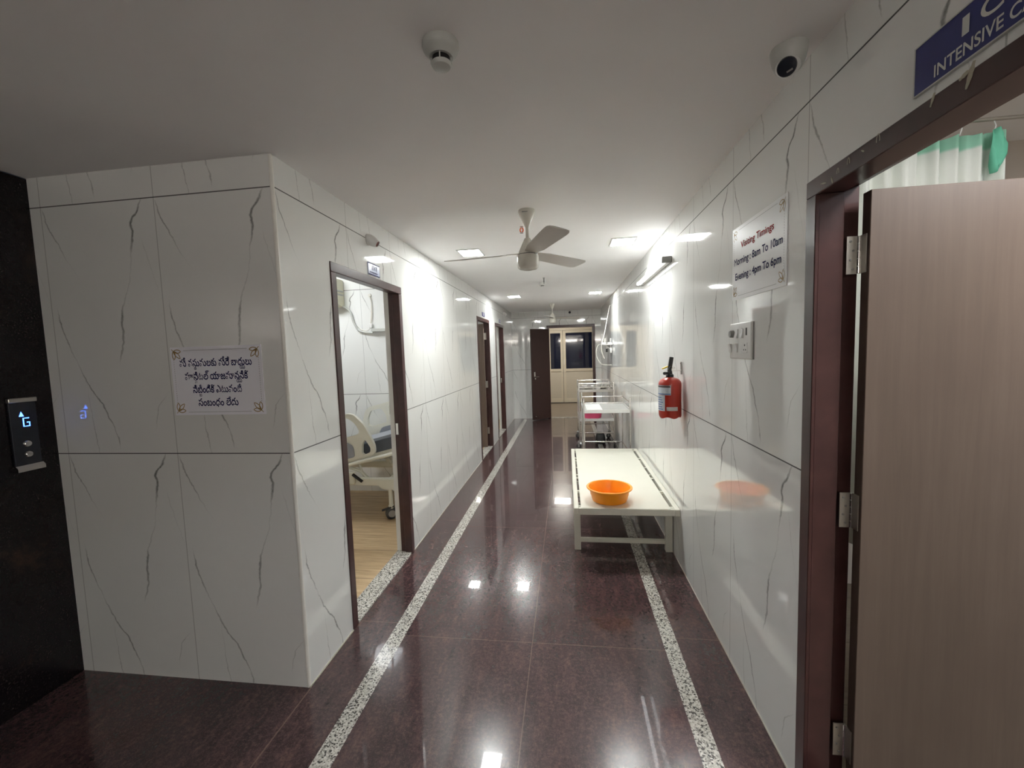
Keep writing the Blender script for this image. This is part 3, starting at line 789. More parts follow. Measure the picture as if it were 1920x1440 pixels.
fan((-.236, 2.765, ZC), math.radians(-68), 'cream three-blade ceiling fan nearest the viewer')
fan((-.262, 8.30, ZC), math.radians(20), 'small distant cream ceiling fan before the end doorway')

def detectors():
    e = empty('smoke_detector', (-.345, 1.262, ZC), 'white round smoke detector on the ceiling in the foreground', 'smoke detector')
    o = (-.345, 1.262, ZC)
    m = MB(); m.lathe([(0, 0), (.052, 0), (.053, -.014), (.050, -.022), (.044, -.028), (.036, -.036), (.034, -.040), (0, -.040)], o, n=40); m.build('base', M['plastic_grey'], e, True)
    m = MB(); m.lathe([(.0255, -.040), (.0255, -.056), (0, -.056)], o, n=32); m.build('chamber_slot', M['dark'], e, True)
    m = MB(); m.lathe([(0, -.055), (.029, -.055), (.0295, -.060), (.026, -.066), (.012, -.070), (0, -.0705)], o, n=32); m.build('cap', M['plastic_grey'], e, True)
    for k in range(4):
        m = MB(); a = PI*k/2+.15-PI/2; m.box(o[0]+.029*math.cos(a)-.0016, o[0]+.029*math.cos(a)+.0016, o[1]+.029*math.sin(a)-.0016, o[1]+.029*math.sin(a)+.0016, ZC-.057, ZC-.039)
        m.build('rib', M['plastic_grey'], e)
    o = (-.30, 5.70, ZC)
    e = empty('smoke_detector', o, 'small white smoke detector on the ceiling beyond the near fan', 'smoke detector')
    m = MB(); m.lathe([(0, 0), (.052, 0), (.053, -.014), (.044, -.030), (.036, -.036), (0, -.036)], o, n=32); m.build('base', M['plastic'], e, True)
    m = MB(); m.lathe([(.024, -.036), (.024, -.046), (0, -.046)], o, n=24); m.build('chamber_slot', M['dark'], e, True)
    m = MB(); m.lathe([(0, -.045), (.029, -.045), (.024, -.053), (0, -.056)], o, n=24); m.build('cap', M['plastic'], e, True)
    o = (-.262, 5.32, ZC)
    e = empty('sprinkler', o, 'tiny grey sprinkler head hanging near the far smoke detector', 'sprinkler')
    m = MB(); m.lathe([(0, 0), (.016, 0), (.016, -.004), (.008, -.008), (.008, -.045), (.010, -.048), (.005, -.060), (0, -.06)], o, n=16); m.build('body', M['greyknob'], e, True)
    m = MB(); m.lathe([(0, -.068), (.014, -.068), (.014, -.071), (0, -.071)], o, n=16); m.cyl((o[0], o[1], ZC-.07), (o[0], o[1], ZC-.058), .002, 8); m.build('deflector', M['greyknob'], e)
    o = (-.305, 3.11, ZC)
    e = empty('sprinkler', o, 'small orange capped sprinkler head beside the near ceiling fan', 'sprinkler')
    m = MB(); m.lathe([(0, 0), (.013, 0), (.013, -.003), (.007, -.006), (.007, -.012), (0, -.012)], o, n=16); m.build('body', M['steel'], e, True)
    m = MB(); m.tube([(o[0]+.011*math.cos(t), o[1], ZC-.025+.016*math.sin(t)) for t in [2*PI*k/16 for k in range(16)]], .0045, 8, closed=True); m.build('cap', M['orange_fit'], e, True)
    m = MB(); m.lathe([(0, -.043), (.012, -.043), (.012, -.047), (0, -.047)], o, n=16); m.build('deflector', M['steel'], e)
detectors()

def cameras():
    o = Vector((.700, 1.470, ZC))
    e = empty('security_camera', o, 'white turret security camera on the ceiling near the intensive care door', 'security camera')
    m = MB(); m.lathe([(0, 0), (.050, 0), (.051, -.006), (.049, -.022), (.044, -.045), (.036, -.060), (.030, -.064), (0, -.064)], o, n=40); m.build('housing', M['plastic_grey'], e, True)
    d = Vector((-.42, -.62, -.66)).normalized(); c = o+Vector((-.004, -.006, -.048))
    m = MB(); R = .036; m.lathe([(R*math.sin(t), R*math.cos(t)) for t in [PI*k/18 for k in range(0, 19)]], c, -d, 36); m.build('ball', M['plastic'], e, True)
    m = MB(); m.lathe([(0, .0400), (.012, .0392), (.0245, .0358), (.0265, .032), (.0265, .024)], c, d, 32); ln = m.build('lens', M['lens'], e, True)
    a, b = MB().frame_of(d); h = MB(); q = c+d*.0362-b*.0
    side = Vector((1, 0, 0))-d*d.x; side.normalize(); upv = d.cross(side)
    h.obox(c+d*.0383+side*.011-upv*.006, (side*.6-upv*.8), (side*.8+upv*.6), d, .0026, .0082, .0012, .0005); h.build('lens_window', M['greyknob'], ln)
    o = Vector((.087, YF, 2.455))
    e = empty('security_camera', o, 'tiny white dome camera with black lens above the end doorway', 'security camera')
    m = MB(); m.lathe([(0, 0), (.042, 0), (.042, .02), (.036, .05), (.02, .058), (0, .06)], o, (0, -1, 0), 24); m.build('housing', M['plastic'], e, True)
    m = MB(); m.lathe([(.027, 0), (.027, .018), (.018, .028), (0, .03)], o+Vector((0, -.045, -.012)), (0, -1, -.25), 20); m.build('lens', M['lens'], e, True)
    for y, z, lab in ((2.66, 2.352, 'white cone-shaped sensor with red face above the nearest left doorway'), (8.60, 2.372, 'distant white cone-shaped sensor above the farthest left doorway')):
        o = Vector((A, y, z)); d = Vector((.66, .06, -.42)).normalized()
        e = empty('wall_sensor', o, lab, 'sensor', 'cone sensors on the left wall')
        m = MB(); m.lathe([(0, 0), (.036, 0), (.036, .006), (.030, .010)], o, (1, 0, 0), 28); m.lathe([(.031, -.02), (.034, 0), (.031, .03), (.022, .055), (.0205, .057), (.0205, .052), (0, .050)], o+Vector((.014, .006, 0)), d, 28); m.build('housing', M['plastic'], e, True)
        m = MB(); m.lathe([(0, .056), (.014, .0545), (.0195, .053), (.0195, .050)], o+Vector((.014, .006, 0)), d, 24); m.build('face', M['sensor_red'], e, True)
cameras()

# ------------------------------------------------------------------ signs
def signs():
    # visiting hours board on the right wall; seen from the corridor, right is -y
    e = empty('wall_sign', (B, 1.878, 1.795), 'white board with red and blue visiting hours on the right wall', 'sign')
    m = MB(); m.box(B-.003, B, 1.632, 2.124, 1.796, 2.120); m.build('board', M['board'], e)
    O, ux, uz = (B-.003, 2.124, 1.796), (0, -1, 0), (0, 0, 1)
    def L(body, y0, y1, z, hs, mat, nm='lettering'):
        letter(nm, [(body, 0, 0, 1)], (2.124-y0, 2.124-y1, z-1.796, hs), O, ux, uz, mat, e, .0008, .016)
    L('Visiting Timings', 2.030, 1.727, 2.020, .040, M['redink'])
    L('Morning : 8am To 10am', 2.100, 1.660, 1.952, .044, M['navy'])
    L('Evening : 4pm To 6pm', 2.088, 1.670, 1.885, .044, M['navy'])
    n = Vector((-1, 0, 0))
    for (yy, zz, a) in ((2.105, 2.098, -PI/4), (1.652, 2.098, -3*PI/4), (1.652, 1.820, 3*PI/4), (2.105, 1.820, PI/4)):
        m = MB(); leaf_motif(m, (B-.003, yy, zz), Vector(ux), Vector(uz), n, .045, a, .0012); m.build('leaf_motif', M['gold'], e)
    m = MB()
    for z in (2.104, 1.812): m.ribbon([(.07, z-1.796), (.422, z-1.796)], O, ux, uz, .0014, .0012, closed=False)
    for x in (.018, .474):
        for k in range(24): m.ribbon([(x, .05+k*.0096), (x, .055+k*.0096)], O, ux, uz, .002, .0012, closed=False)
    m.build('border_line', M['greyknob'], e)

    # Telugu notice on the lobby wall
    e = empty('wall_notice', (-1.622, CY, 1.342), 'white paper notice in blue Telugu writing on the dim tiled wall', 'notice')
    x0, z0 = -1.858, 1.342
    m = MB(); m.box(x0, -1.388, CY-.003, CY, z0, 1.664); m.build('sheet', M['paper'], e)
    O, ux, uz = (x0, CY-.003, z0), (1, 0, 0), (0, 0, 1)
    w = text_width
    def line(parts, xa, xb, zb, hs):
        """parts: list of (text, subscript or None); the subscript hangs under the last letter of text"""
        pcs, run = [], ''
        subs = []
        for t, sub in parts:
            run += t
            if sub: subs.append((sub, w(run)))
        pcs.append((run, 0, 0, 1))
        for (s, dx, sy, k), xe in subs: pcs.append((s, xe+dx, sy, k))
        letter('lettering', pcs, (xa-x0, xb-x0, zb-z0, hs), O, ux, uz, M['navy'], e, .0008, .018)
    line([('మీ వస', ('త', -.50, -.34, .5)), ('ువులకు మీరే బాధ', ('య', -.42, -.36, .62)), ('ులు', None)], -1.813, -1.439, 1.573, .0480)
    line([('హాసి', ('ప', -.52, -.36, .5)), ('టల్ యాజమాన', ('య', -.42, -.36, .62)), ('నికి,', None)], -1.790, -1.462, 1.510, .0480)
    line([('సిబి', ('బ', -.50, -.36, .5)), ('ందికి ఎటువంటి', None)], -1.754, -1.500, 1.448, .0480)
    line([('సంబంధం లేదు', None)], -1.731, -1.523, 1.386, .0480)
    n = Vector((0, -1, 0))
    for (xx, zz, a) in ((-1.840, 1.645, -PI/4), (-1.408, 1.645, -3*PI/4), (-1.408, 1.362, 3*PI/4), (-1.840, 1.362, PI/4)):
        m = MB(); leaf_motif(m, (xx, CY-.003, zz), Vector(ux), Vector(uz), n, .048, a, .001); m.build('leaf_motif', M['gold'], e)
    m = MB()
    for z in (.306, .014): m.ribbon([(.07, z), (.40, z)], O, ux, uz, .0014, .001, closed=False)
    for x in (.016, .455):
        for k in range(20): m.ribbon([(x, .06+k*.0105), (x, .065+k*.0105)], O, ux, uz, .0018, .001, closed=False)
    m.build('border_line', M['greyknob'], e)

    # blue sign over the intensive care door
    e = empty('wall_sign', (B, .70, 2.126), 'dark blue intensive care sign above the right doorway', 'sign')
    m = MB(); m.box(B-.006, B, .255, 1.088, 2.127, 2.226); m.build('board', M['blue_sign'], e)
    m = MB()
    m.box(B-.007, B, 1.088, 1.091, 2.124, 2.229); m.box(B-.007, B, .252, .255, 2.124, 2.229); m.box(B-.007, B, .255, 1.088, 2.124, 2.127); m.box(B-.007, B, .255, 1.088, 2.226, 2.229)
    m.build('edge_strip', M['plastic_grey'], e)
    O, ux, uz = (B-.006, 1.088, 2.127), (0, -1, 0), (0, 0, 1)
    letter('lettering', [('I', 0, 0, 1)], (.112, .127, .049, .049), O, ux, uz, M['sign_white'], e, .0008, .014)
    letter('lettering', [('C', 0, 0, 1)], (.149, .192, .049, .049), O, ux, uz, M['sign_white'], e, .0008, .014)
    letter('lettering', [('U', 0, 0, 1)], (.220, .262, .049, .049), O, ux, uz, M['sign_white'], e, .0008, .014)
    letter('lettering', [('INTENSIVE CARE UNIT', 0, 0, 1)], (.051, .358, .0105, .0345), O, ux, uz, M['sign_white'], e, .0008, .014)
    # door number plates above the left doors
    def plate(y0, y1, z0, z1, mat, lab, kind):
        e = empty('door_plate', (A, (y0+y1)/2, z0), lab, 'door plate', 'plates above the left doors')
        m = MB(); m.box(A, A+.005, y0, y1, z0, z1, .001, 1); m.build('plate', M[mat], e)
        m = MB(); O = (A+.005, y0, z0); ux, uz = (0, 1, 0), (0, 0, 1); W, H = y1-y0, z1-z0
        if kind == 1:
            for (a, b) in ((.04, .04), ): m.ribbon([(.004, .004), (W-.004, .004), (W-.004, H-.004), (.004, H-.004)], O, ux, uz, .005, .0012)
            x = .025
            random.seed(5)
            while x < W-.03:
                w_ = random.uniform(.006, .014); m.ribbon([(x, .014), (x, .022)], O, ux, uz, w_, .0012, closed=False); x += w_+.006
            for x, h in ((.055, .035), (.075, .04), (.095, .032), (.118, .036)): m.ribbon([(x, .034), (x+.004, .030+h)], O, ux, uz, .007, .0012, closed=False)
        else:
            m.ribbon([(W*.3, H*.3), (W*.3, H*.72), (W*.62, H*.72), (W*.62, H*.3)], O, ux, uz, .014, .0012); m.ribbon([(W*.3, H*.5), (W*.62, H*.5)], O, ux, uz, .008, .0012, closed=False)
        m.build('printing', M['navy'] if kind == 1 else M['sign_white'], e)
    plate(2.632, 2.802, 2.128, 2.207, 'pale_blue', 'pale blue printed plate above the nearest left door frame', 1)
    plate(6.36, 6.545, 2.148, 2.212, 'blue_sign', 'small dark blue plate above the second left door frame', 2)
    plate(7.99, 8.17, 2.150, 2.212, 'blue_sign', 'small dark plate seen edge-on above the farthest left door frame', 2)
signs()

def switchboard():
    e = empty('switchboard', (B, 2.012, 1.526), 'white six-way switchboard below the visiting hours board', 'switchboard')
    m = MB(); m.box(B-.012, B, 1.897, 2.128, 1.526, 1.688, .005, 3); m.build('plate', M['plastic'], e, True)
    m = MB(); m.box(B-.003, B, 1.892, 1.8985, 1.526, 1.686); m.build('back_box', M['greyknob'], e)
    ys = (2.085, 2.017, 1.955)
    m = MB(); m.lathe([(0, .017), (.014, .017), (.016, .014), (.017, 0)], (B-.012, ys[0], 1.640), (-1, 0, 0), 24); m.build('fan_regulator', M['greyknob'], e, True)
    def rocker(y, z, s):
        m = MB(); k = .007
        m.prism([(0, -.020), (.004+k*(s < 0), -.020), (.006, 0), (.004+k*(s > 0), .020), (0, .020)], (B-.011, y+.0135, z), (-1, 0, 0), (0, 0, 1), .027)
        m.build('switch', M['plastic'], e)
    rocker(ys[1], 1.640, -1); rocker(ys[2]+.006, 1.640, -1); rocker(ys[0]+.004, 1.575, 1); rocker(ys[1]+.004, 1.575, 1)
    m = MB(); m.box(B-.014, B-.011, 1.936, 1.946, 1.630, 1.662); m.build('switch_gap', M['dark'], e)
    m = MB(); m.box(B-.0135, B-.011, 1.930, 1.978, 1.553, 1.598, .001, 1); so = m.build('socket', M['plastic'], e)
    m = MB()
    for (dy, dz, r) in ((0, .012, .0045), (.010, -.008, .0035), (-.010, -.008, .0035)):
        m.lathe([(0, .0006), (r, .0006), (r, 0)], (B-.0135, 1.954+dy, 1.575+dz), (-1, 0, 0), 12)
    m.build('socket_hole', M['dark'], so)
    m = MB(); m.lathe([(0, .003), (.0025, .002), (.003, 0)], (B-.012, 1.99, 1.662), (-1, 0, 0), 10); m.build('indicator', M['cloth'], e)
switchboard()

# ------------------------------------------------------------------ fire extinguisher
def extinguisher():
    cx, cy, zb = B-.084, 3.00, 1.098
    e = empty('fire_extinguisher', (cx, cy, zb), 'red fire extinguisher with black valve hanging on the right wall', 'fire extinguisher')
    R = .0745
    def wob(r, h, t): return -.010*(0.5+0.5*math.cos(5*t+.6)) if h < .03 and r > .055 else 0
    prof = [(0, .022), (.045, .020), (.060, .012), (.070, .012), (R, .026), (R, .235), (.0715, .252), (.062, .266), (.046, .276), (.026, .281), (.022, .286), (0, .286)]
    m = MB(); m.lathe(prof, (cx, cy, zb), (0, 0, 1), 60, wob=wob); cyl = m.build('cylinder', M['red'], e, True)
    m = MB(); m.lathe([(.020, .282), (.026, .284), (.026, .300), (.017, .306), (.015, .325), (0, .326)], (cx, cy, zb), n=24)
    m.obox((cx-.020, cy-.02, zb+.312), (-.8, -.6, .05), (.6, -.8, 0), (0, 0, 1), .020, .008, .008, .003)
    m.lathe([(0, .018), (.010, .016), (.011, .004), (.006, 0)], (cx-.034, cy-.030, zb+.312), (-.8, -.6, 0), 14)
    m.build('valve', M['dark'], e, True)
    m = MB()
    m.obox((cx+.004, cy+.000, zb+.372), (0, 1, 0), (.16, 0, 1), (1, 0, -.16), .012, .050, .013, .004)
    m.obox((cx-.004, cy-.016, zb+.340), (0, 1, 0), (.5, 0, 1), (1, 0, -.5), .011, .020, .008, .003)
    m.build('handle', M['dark'], e)
    m = MB(); m.obox((cx-.030, cy-.014, zb+.352), (.9, .3, .35), (-.3, .9, .1), (-.3, -.1, .9), .016, .006, .004, .001); m.obox((cx-.047, cy-.018, zb+.345), (.9, .3, .15), (-.3, .9, .1), (-.3, -.1, .9), .010, .004, .004, .001); m.build('safety_tag', M['yellow'], e)
    m = MB(); m.tube([(cx+.024+.010*math.cos(t), cy, zb+.346+.006*math.sin(t)) for t in [2*PI*k/14 for k in range(14)]], .0015, 6, closed=True); m.build('safety_pin', M['steel'], e)
    m = MB(); m.tube([(cx+.012, cy, zb+.326), (B-.010, cy+.012, zb+.326), (B-.006, cy+.012, zb+.326)], .003, 8); m.box(B-.008, B, cy+.004, cy+.026, zb+.300, zb+.385, .001, 1)
    m.lathe([(0, .004), (.005, .003), (.006, 0)], (B-.008, cy+.015, zb+.375), (-1, 0, 0), 10); m.build('wall_bracket', M['steel'], e)
    def wrap(nm, a0, a1, z0, z1, mat, r=R+.0008, par=None):
        m = MB(); n = 14; lo, hi = [], []
        for i in range(n+1):
            a = a0+(a1-a0)*i/n; lo.append(m.bm.verts.new((cx+r*math.cos(a), cy+r*math.sin(a), zb+z0))); hi.append(m.bm.verts.new((cx+r*math.cos(a), cy+r*math.sin(a), zb+z1)))
        for i in range(n): m.bm.faces.new((lo[i], lo[i+1], hi[i+1], hi[i]))
        return m.build(nm, mat, par or e, True)
    a_l = math.radians(162); a_r = math.radians(262)
    lb = wrap('label', a_l, a_r, .165, .231, M['label_blue'])
    wrap('label_band', a_l+.08, a_r-.05, .216, .228, M['label_dark'], R+.0014, lb)
    wrap('label_band', a_l+.08, a_r-.05, .168, .175, M['label_print'], R+.0014, lb)
    lb = wrap('label', a_l, math.radians(232), .055, .163, M['label_blue'])
    for k in range(6): wrap('label_band', a_l+.15+.1*(k % 2), math.radians(222-5*(k % 3)), .064+k*.016, .070+k*.016, M['label_print'], R+.0014, lb)
    wrap('label', math.radians(240), math.radians(298), .058, .084, M['tray'])
extinguisher()

# ------------------------------------------------------------------ bench and basin
def bench():
    x0, x1, y0, y1, zt = .026, B-.002, 3.055, 4.945, .420
    e = empty('bench', ((x0+x1)/2, (y0+y1)/2, 0), 'low ivory metal cot bench standing against the right wall', 'bench')
    f = MB(); w = .036
    f.box(x0, x0+w, y0, y1, zt-.050, zt, .003, 1); f.box(x1-w, x1, y0, y1, zt-.050, zt, .003, 1)
    f.box(x0+w, x1-w, y0, y0+.03, zt-.050, zt, .003, 1); f.box(x0+w, x1-w, y1-.03, y1, zt-.050, zt, .003, 1)
    for y in (3.45, 3.95, 4.45): f.box(x0+w, x1-w, y-.014, y+.014, zt-.048, zt-.014)
    for k in range(6):
        y = 3.10+k*.35
        f.box(x0+w-.002, x0+w+.022, y, y+.02, zt-.010, zt-.003); f.box(x1-w-.030, x1-w+.002, y, y+.02, zt-.010, zt-.003)
    f.build('frame', M['bench'], e)
    p = MB(); p.box(x0+w+.016, x1-w-.026, y0+.006, y1-.006, zt-.012, zt+.002, .001, 1); p.build('top_sheet', M['bench'], e)
    for x in (x0+.002, x1-.054):
        for y in (3.262, 4.70):
            m = MB(); m.box(x, x+.050, y, y+.050, 0, zt-.049, .002, 1); m.build('leg', M['bench'], e)
    for y in (3.272, 4.71):
        m = MB(); m.box(x0+.050, x1-.053, y, y+.028, .060, .092, .002, 1); m.build('stretcher', M['bench'], e)
    c = (.303, 3.235, zt+.002)
    prof = [(0, .006), (.118, .006), (.128, .010), (.131, .018), (.136, .040), (.138, .042), (.143, .064), (.145, .066), (.151, .094), (.158, .098), (.166, .099), (.169, .102), (.169, .106), (.165, .109), (.156, .108), (.148, .098), (.132, .030), (.124, .014), (.110, .011), (0, .011)]
    prof = [(0, 0), (.122, 0), (.130, .004), (.134, .020), (.137, .021), (.142, .048), (.145, .049), (.150, .080), (.153, .081), (.156, .094), (.168, .096), (.1735, .099), (.175, .104), (.171, .108), (.158, .107), (.150, .090), (.132, .012), (.122, .007), (0, .007)]
    m = MB(); m.lathe(prof, c, n=56); tag(m.build('basin', M['orange'], None, True), 'orange plastic basin standing on the low ivory bench', 'basin')
bench()

# ------------------------------------------------------------------ trolleys
def caster(parent, x, y, ang=0.0, s=1.0, top=.13):
    m = MB(); m.lathe([(0, top), (.022*s, top), (.030*s, top-.012), (.030*s, top-.024), (0, top-.026)], (x, y, 0), n=18)
    d = Vector((math.cos(ang), math.sin(ang), 0)); q = Vector((-d.y, d.x, 0)); c = Vector((x, y, .040*s))+d*.018*s
    for sg in (-1, 1): m.obox(c+q*sg*.017*s+Vector((0, 0, (top-.03-.04*s)/2)), d, q, (0, 0, 1), .014*s, .003, (top-.03-.04*s)/2+.012, .001)
    k = m.build('caster', M['caster'], parent, True)
    w = MB(); w.lathe([(0, -.012*s), (.030*s, -.012*s), (.040*s, -.008*s), (.040*s, .008*s), (.030*s, .012*s), (0, .012*s)], c, tuple(q), 24); w.build('wheel', M['rubber'], k, True)
    return k
def trolley(x0, x1, y0, y1, ztop, ztray, rails, mat_tray, lower, zst, label):
    e = empty('instrument_trolley', ((x0+x1)/2, (y0+y1)/2, 0), label, 'trolley', 'steel trolleys along the right wall'); r = .0115
    for x in (x0, x1):
        for y in (y0, y1):
            m = MB(); m.tube([(x, y, .125), (x, y, ztop-.01), (x, y, ztop)], [r, r, r*.75], 12); m.build('post', M['steel'], e, True)
            caster(e, x, y, random.uniform(0, 6.28))
    for z in rails:
        for (p, q) in (((x0, y0, z), (x1, y0, z)), ((x0, y1, z+.0), (x1, y1, z+.0)), ((x0, y0, z), (x0, y1, z)), ((x1, y0, z), (x1, y1, z))):
            m = MB(); m.cyl(p, q, .0075, 10); m.build('guard_rail', M['steel'], e, True)
    def tray(z, mat):
        m = MB(); a = .004
        m.box(x0+a, x1-a, y0+a, y1-a, z-.004, z)
        m.box(x0+a, x1-a, y0-.010, y0+.003, z-.026, z+.016, .002, 1); m.box(x0+a, x1-a, y1-.003, y1+.010, z-.026, z+.016, .002, 1)
        m.box(x0-.010, x0+.003, y0+a, y1-a, z-.026, z+.016, .002, 1); m.box(x1-.003, x1+.010, y0+a, y1-a, z-.026, z+.016, .002, 1)
        m.build('shelf', mat, e)
    tray(ztray, mat_tray)
    if lower: tray(lower, M['tray'])
    for y in (y0, y1):
        m = MB(); m.cyl((x0, y, zst), (x1, y, zst), .009, 10); m.build('stretcher', M['steel'], e, True)
    for x in (x0, x1):
        m = MB(); m.cyl((x, y0, zst), (x, y1, zst), .009, 10); m.build('stretcher', M['steel'], e, True)
    return e
random.seed(11)
trolley(.193, .752, 5.21, 5.94, .985, .826, (.925,), M['tray'], None, .282, 'stainless steel trolley with pale top shelf just behind the ivory bench')
trolley(.178, .722, 6.72, 7.55, 1.055, .935, (.985, 1.040), M['steel'], .470, .255, 'stainless steel trolley holding bowls, farther along the right wall')
m = MB(); m.box(.232, .430, 5.30, 5.88, .8265, .8295, .001, 1); tag(m.build('cloth_sheet', M['cloth']), 'white cloth sheet lying on the near trolley shelf', 'cloth')
def bowl(x, y, z, r, h, label, mat='chrome', name='steel_bowl', cat='bowl', group='steel bowls on the far trolley'):
    m = MB(); m.lathe([(0, 0), (r*.55, 0), (r*.72, h*.18), (r*.92, h*.7), (r*.97, h*.95), (r*1.04, h), (r*1.04, h+.004), (r*.95, h+.002), (r*.88, h*.7), (r*.68, h*.2), (r*.5, .006), (0, .006)], (x, y, z), n=36)
    return tag(m.build(name, M[mat], None, True), label, cat, group)
bowl(.335, 6.93, .936, .115, .055, 'shiny wide steel bowl at the front left of the far trolley')
bowl(.375, 7.27, .936, .105, .070, 'shiny steel bowl behind the wide bowl on the far trolley')
bowl(.585, 7.05, .936, .085, .05, 'small steel bowl at the wall side of the far trolley')
m = MB(); m.lathe([(0, 0), (.135, 0), (.142, .006), (.150, .06), (.156, .118), (.168, .121), (.168, .127), (.154, .126), (.140, .02), (.13, .008), (0, .008)], (.395, 6.92, .4715), n=40)
tag(m.build('basin', M['pink'], None, True), 'pink plastic basin on the lower shelf of the far trolley', 'basin')
def bag():
    m = MB()
    m.box(.43, .62, 7.00, 7.22, .002, .19, .05, 3)
    for v in m.bm.verts:
        k = 1-.35*max(0, v.co.z/.19); v.co.x = .525+(v.co.x-.525)*k+.012*math.sin(v.co.z*50); v.co.y = 7.11+(v.co.y-7.11)*k
    tag(m.build('bag', M['dark'], None, True), 'dark bag on the floor under the far trolley', 'bag')
bag()

# ------------------------------------------------------------------ wall shelf with network boxes
def wall_shelf():
    z = 1.668
    e = empty('wall_shelf', (B, 7.52, z), 'small white wall shelf high above the far trolley', 'shelf')
    m = MB(); m.box(.580, B, 7.40, 7.66, z-.012, z, .002, 1); m.build('board', M['plastic'], e)
    for y in (7.44, 7.62):
        m = MB(); m.tube([(.64, y, z-.013), (B-.006, y, z-.013), (B-.006, y, z-.12)], .006, 8); m.tube([(.66, y, z-.014), (B-.008, y, z-.10)], .004, 8); m.build('bracket', M['plastic'], e)
    def router(x, lab):
        e = empty('router', (x, 7.52, z), lab, 'router', 'white network boxes on the wall shelf')
        m = MB(); m.box(x-.035, x+.035, 7.43, 7.60, z, z+.032, .008, 2); m.build('case', M['plastic'], e, True)
        for y in (7.45, 7.58):
            m = MB(); m.cyl((x+.02, y, z+.03), (x+.026, y+.004, z+.10), .004, 8); m.build('aerial', M['plastic'], e)
    router(.645, 'white network box at the outer end of the wall shelf'); router(.740, 'white network box on the shelf beside the right wall')
    e = empty('plug_adapter', (.755, 7.42, 1.50), 'white power adapter hanging under the wall shelf by the wall', 'adapter')
    m = MB(); m.box(.742, .772, 7.40, 7.44, 1.515, 1.60, .006, 2); m.build('body', M['plastic'], e, True)
    m = MB(); m.tube(smooth_path([(.757, 7.42, 1.60), (.752, 7.41, 1.63), (.745, 7.405, 1.656)]), .004, 8); m.build('cable', M['cable'], e, True)
    e = empty('plug_adapter', (.69, 7.46, 1.52), 'black power adapter hanging under the wall shelf', 'adapter')
    m = MB(); m.box(.674, .706, 7.44, 7.48, 1.530, 1.590, .006, 2); m.build('body', M['dark'], e, True)
    m = MB(); m.tube(smooth_path([(.69, 7.46, 1.59), (.695, 7.455, 1.625), (.69, 7.45, 1.656)]), .004, 8); m.build('cable', M['cable'], e, True)
    def cab(pts, lab, r=.006):
        m = MB(); m.tube(smooth_path(pts, 10), r, 8); tag(m.build('cable', M['cable'], None, True), lab, 'cable', 'white cables by the wall shelf')
    cab([(B-.008, 7.60, 2.345), (.752, 7.56, 2.30), (.70, 7.50, 2.06), (.642, 7.40, 1.82), (.600, 7.37, 1.68), (.590, 7.37, 1.60), (.610, 7.37, 1.50), (.640, 7.37, 1.42)], 'white cable dropping from high on the right wall past the shelf')
    cab([(.572, 7.52, 1.664), (.545, 7.52, 1.64), (.515, 7.52, 1.56), (.52, 7.52, 1.47), (.556, 7.52, 1.38), (.62, 7.52, 1.315), (B-.006, 7.54, 1.30)], 'white cable looping out below the end of the wall shelf', .005)
wall_shelf()

# ------------------------------------------------------------------ lift call panel
def lift_panel():
    e = empty('lift_call_panel', (XL, 1.638, 1.11), 'slim black lift call panel with blue display on the dark granite', 'lift panel')
    y0, y1 = 1.588, 1.688
    m = MB(); m.box(XL, XL+.012, y0, y1, 1.135, 1.432, .002, 1); m.build('face_plate', M['lens'], e)
    m = MB(); m.box(XL, XL+.020, y0-.002, y1+.002, 1.432, 1.452, .002, 1); m.build('end_cap', M['hinge'], e)
    m = MB(); m.prism([(0, 1.108), (.026, 1.108), (.026, 1.124), (.014, 1.136), (0, 1.136)], (XL, y1+.002, 0), (1, 0, 0), (0, 0, 1), y1-y0+.004); m.build('end_cap', M['steel'], e)
    # display: arrow and letter, seen from the lobby with +y to the right
    O, ux, uz = (XL+.012, 1.610, 1.290), (0, 1, 0), (0, 0, 1)
    m = MB(); m.prism([(.010, .075), (.028, .075), (.019, .098)], O, ux, uz, .0012)
    m.build('arrow_mark', M['display'], e)
    m = MB(); m.ribbon([(.046, .066), (.024, .066), (.024, .028), (.046, .028), (.046, .046), (.036, .046)], O, ux, uz, .0052, .0012, closed=False); m.build('floor_letter', M['display'], e)
    for z in (1.235, 1.185):
        m = MB(); m.lathe([(0, .008), (.012, .007), (.016, .003), (.0165, 0)], (XL+.012, 1.640, z), (1, 0, 0), 24); m.build('button', M['chrome'], e, True)
lift_panel()

